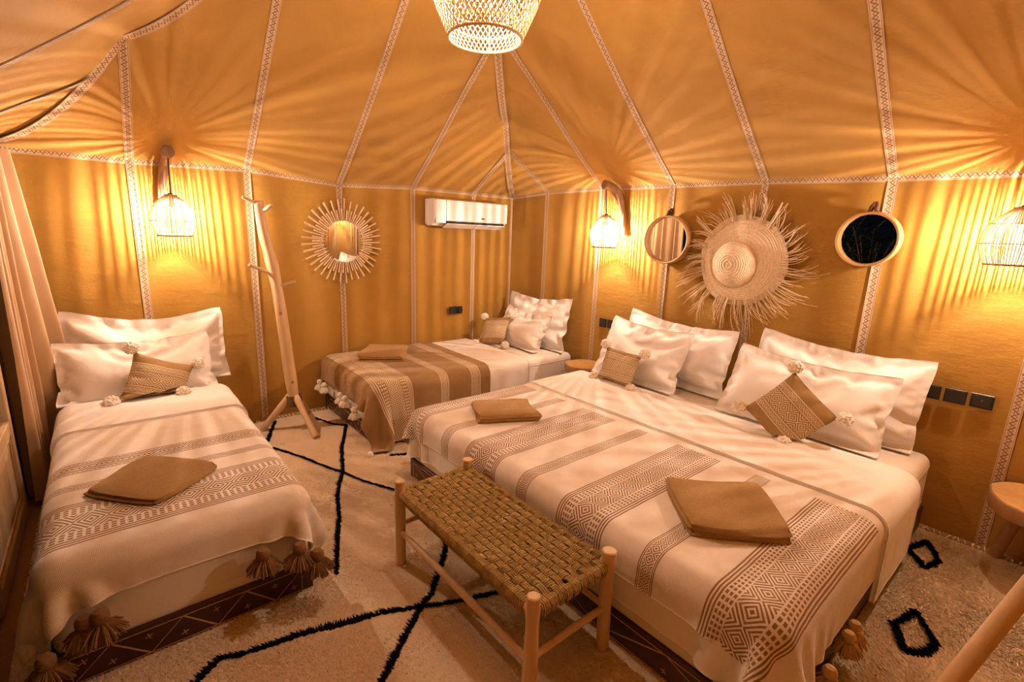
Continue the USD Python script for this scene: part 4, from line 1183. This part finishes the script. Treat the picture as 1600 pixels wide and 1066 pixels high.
def shrub(label, c, h, seed):
    t = Thing('shrub', label, 'plant', 'plants outside the doorway'); rng = np.random.default_rng(seed)
    stems, leaves = [], []
    for i in range(14):
        a = rng.uniform(0, 2*PI); l = h*rng.uniform(.6, 1.05); lean = rng.uniform(.1, .45)
        P = [A(c)+A([math.cos(a), math.sin(a), 0])*lean*l*q*q+A([0, 0, l*q]) for q in np.linspace(0, 1, 7)]
        stems.append(tube(P, np.linspace(.012, .004, 7), 5))
        for q in range(2, 7):
            for k in range(5):
                b = rng.uniform(0, 2*PI); d = A([math.cos(b), math.sin(b), rng.uniform(-.3, .7)]); d /= np.linalg.norm(d); L = rng.uniform(.14, .26)
                sd = np.cross(d, [0, 0, 1.]); sd /= np.linalg.norm(sd); w = L*.16; p = P[q]
                v = [p, p+d*L*.5+sd*w+A([0, 0, .01]), p+d*L-A([0, 0, .03]), p+d*L*.5-sd*w+A([0, 0, .01]), p+d*L*.5-A([0, 0, .004])]
                leaves.append(trimesh.Trimesh(v, [(0, 4, 1), (1, 4, 2), (2, 4, 3), (3, 4, 0), (0, 1, 4), (1, 2, 4), (2, 3, 4), (3, 0, 4)], process=False))
    t.part('stem', cat(stems), 'bark'); t.part('foliage', cat(leaves), 'leaf', kind='stuff'); t.end()
for k, (x, y, h) in enumerate([(-5.6, -2.2, 1.5), (-5.9, -2.9, 1.3), (-6.3, -1.5, 1.7)]):
    shrub(['leafy shrub outside the doorway, seen only in the black mirror, nearest the door', 'low leafy shrub outside at the rear side of the doorway', 'tall leafy shrub farthest from the doorway in the dark'][k], (x, y, -.02), h, 300+k)

# ================================================================ RUGS
def line_points(poly, w, dens, seed, closed=False):
    rng = np.random.default_rng(seed); poly = A(poly, float)
    if closed: poly = np.vstack([poly, poly[:1]])
    out = []
    for a, b in zip(poly[:-1], poly[1:]):
        l = np.linalg.norm(b-a); n = max(4, int(l*dens)); q = rng.uniform(-.02, 1.02, n); d = (b-a)/l; s = A([-d[1], d[0]])
        out.append(a+np.outer(q, b-a)+np.outer(rng.normal(0, w*.30, n), s)+np.outer(rng.normal(0, w*.1, n), d))
    return np.vstack(out)

def rug(label, x0, x1, y0, y1, holes, lines, dens, pile, ph, seed, fringe):
    t = Thing('rug', label, 'rug', 'cream wool rugs')
    z = .012
    n = 90; gx, gy = np.meshgrid(np.linspace(x0, x1, n), np.linspace(y0, y1, n), indexing='ij')
    w = meshkit.fbm(np.column_stack([gx.ravel()*1.5, gy.ravel()*1.5, gx.ravel()*0+seed])).reshape(gx.shape)
    P = np.stack([gx, gy, z+.001*w], -1)
    t.part('backing', shell(P, .009), 'rug_base')
    rng = np.random.default_rng(seed)
    N = int((x1-x0)*(y1-y0)*dens); q = np.column_stack([rng.uniform(x0, x1, N), rng.uniform(y0, y1, N)])
    keep = np.ones(N, bool)
    for hx0, hx1, hy0, hy1 in holes: keep &= ~((q[:, 0] > hx0) & (q[:, 0] < hx1) & (q[:, 1] > hy0) & (q[:, 1] < hy1))
    q = q[keep]
    t.part('pile', tufts(np.column_stack([q, np.full(len(q), z)]), .0082, ph, seed), pile, smooth=False, kind='stuff')
    for k, (poly, wd, cl) in enumerate(lines):
        p = line_points(poly, wd*.58, 900 if wd < .03 else 1400, seed*50+k, cl)
        t.part('black_line', tufts(np.column_stack([p, np.full(len(p), z+.004)]), .0056, ph*2.6, seed*60+k), 'pile_black', smooth=False, label='line of black wool')
    fr = []
    for (a, b) in fringe:
        a, b = A(a, float), A(b, float); L = np.linalg.norm(b-a); nrm = A([b[1]-a[1], a[0]-b[0]])/L
        for s in np.arange(0, L, .028):
            c = a+(b-a)*s/L; e = c+nrm*rng.uniform(.03, .075)+rng.normal(0, .012, 2); mid = (c+e)/2+rng.normal(0, .008, 2)
            fr.append(tube([(*c, .02), (*mid, .026), (*e, .008)], [.004, .0045, .003], 5))
    if fr: t.part('fringe', cat(fr), pile, kind='stuff')
    t.end()
under = [(-4.2, -2.0, -4.6, -4.2), (-4.0, -3.22, -2.30, 0), (-2.2, 0, -1.1, 0), (-2.2, 0, -4.05, -1.78)]
L = [([(-2.77, -.20), (-2.81, -.30), (-2.91, -.57), (-2.97, -.70)], .022, False), ([(-3.05, -.55), (-2.9, -.78), (-2.79, -1.02), (-2.69, -1.30), (-2.64, -1.41), (-2.58, -1.6), (-2.46, -1.84), (-2.36, -2.05), (-2.2, -2.3)], .022, False),
     ([(-2.45, -.32), (-2.38, -.53), (-2.30, -.62), (-2.50, -1.04), (-2.63, -1.40), (-2.72, -1.57), (-2.79, -1.72), (-2.86, -1.94), (-2.94, -2.13), (-3.05, -2.4)], .022, False),
     ([(-2.25, -1.37), (-2.11, -1.44), (-2.0, -1.52)], .022, False), ([(-2.30, -2.30), (-2.48, -2.52), (-2.64, -2.70), (-2.75, -2.81), (-2.84, -2.86), (-2.98, -2.97), (-3.08, -3.05), (-3.2, -3.15), (-3.5, -3.45)], .020, False),
     ([(-3.75, -2.76), (-3.68, -2.68), (-3.64, -2.65), (-3.58, -2.61), (-3.52, -2.64), (-3.43, -2.66), (-3.32, -2.68), (-3.16, -2.735), (-2.98, -2.78), (-2.84, -2.85), (-2.64, -2.94), (-2.5, -2.99), (-2.40, -3.02), (-2.25, -3.06)], .020, False)]
rug('cream wool rug with long black crossing lines between the beds', -4.20, -1.95, -4.6, -.13, under, L, 42000, 'pile', .0060, 1, [((-1.95, -.13), (-3.6, -.13))])
D = [([(-.43, -4.14), (-.25, -4.19), (-.43, -4.275), (-.57, -4.24)], .036, True), ([(-1.19, -4.24), (-1.01, -4.28), (-1.19, -4.39), (-1.30, -4.37), (-1.35, -4.32)], .036, True)]
rug('shaggy cream rug with small black diamonds beside the stool at the right', -2.0, -.10, -4.98, -3.95, under, D, 42000, 'pile_shag', .0080, 2, [((-.10, -4.98), (-.10, -4.0))])
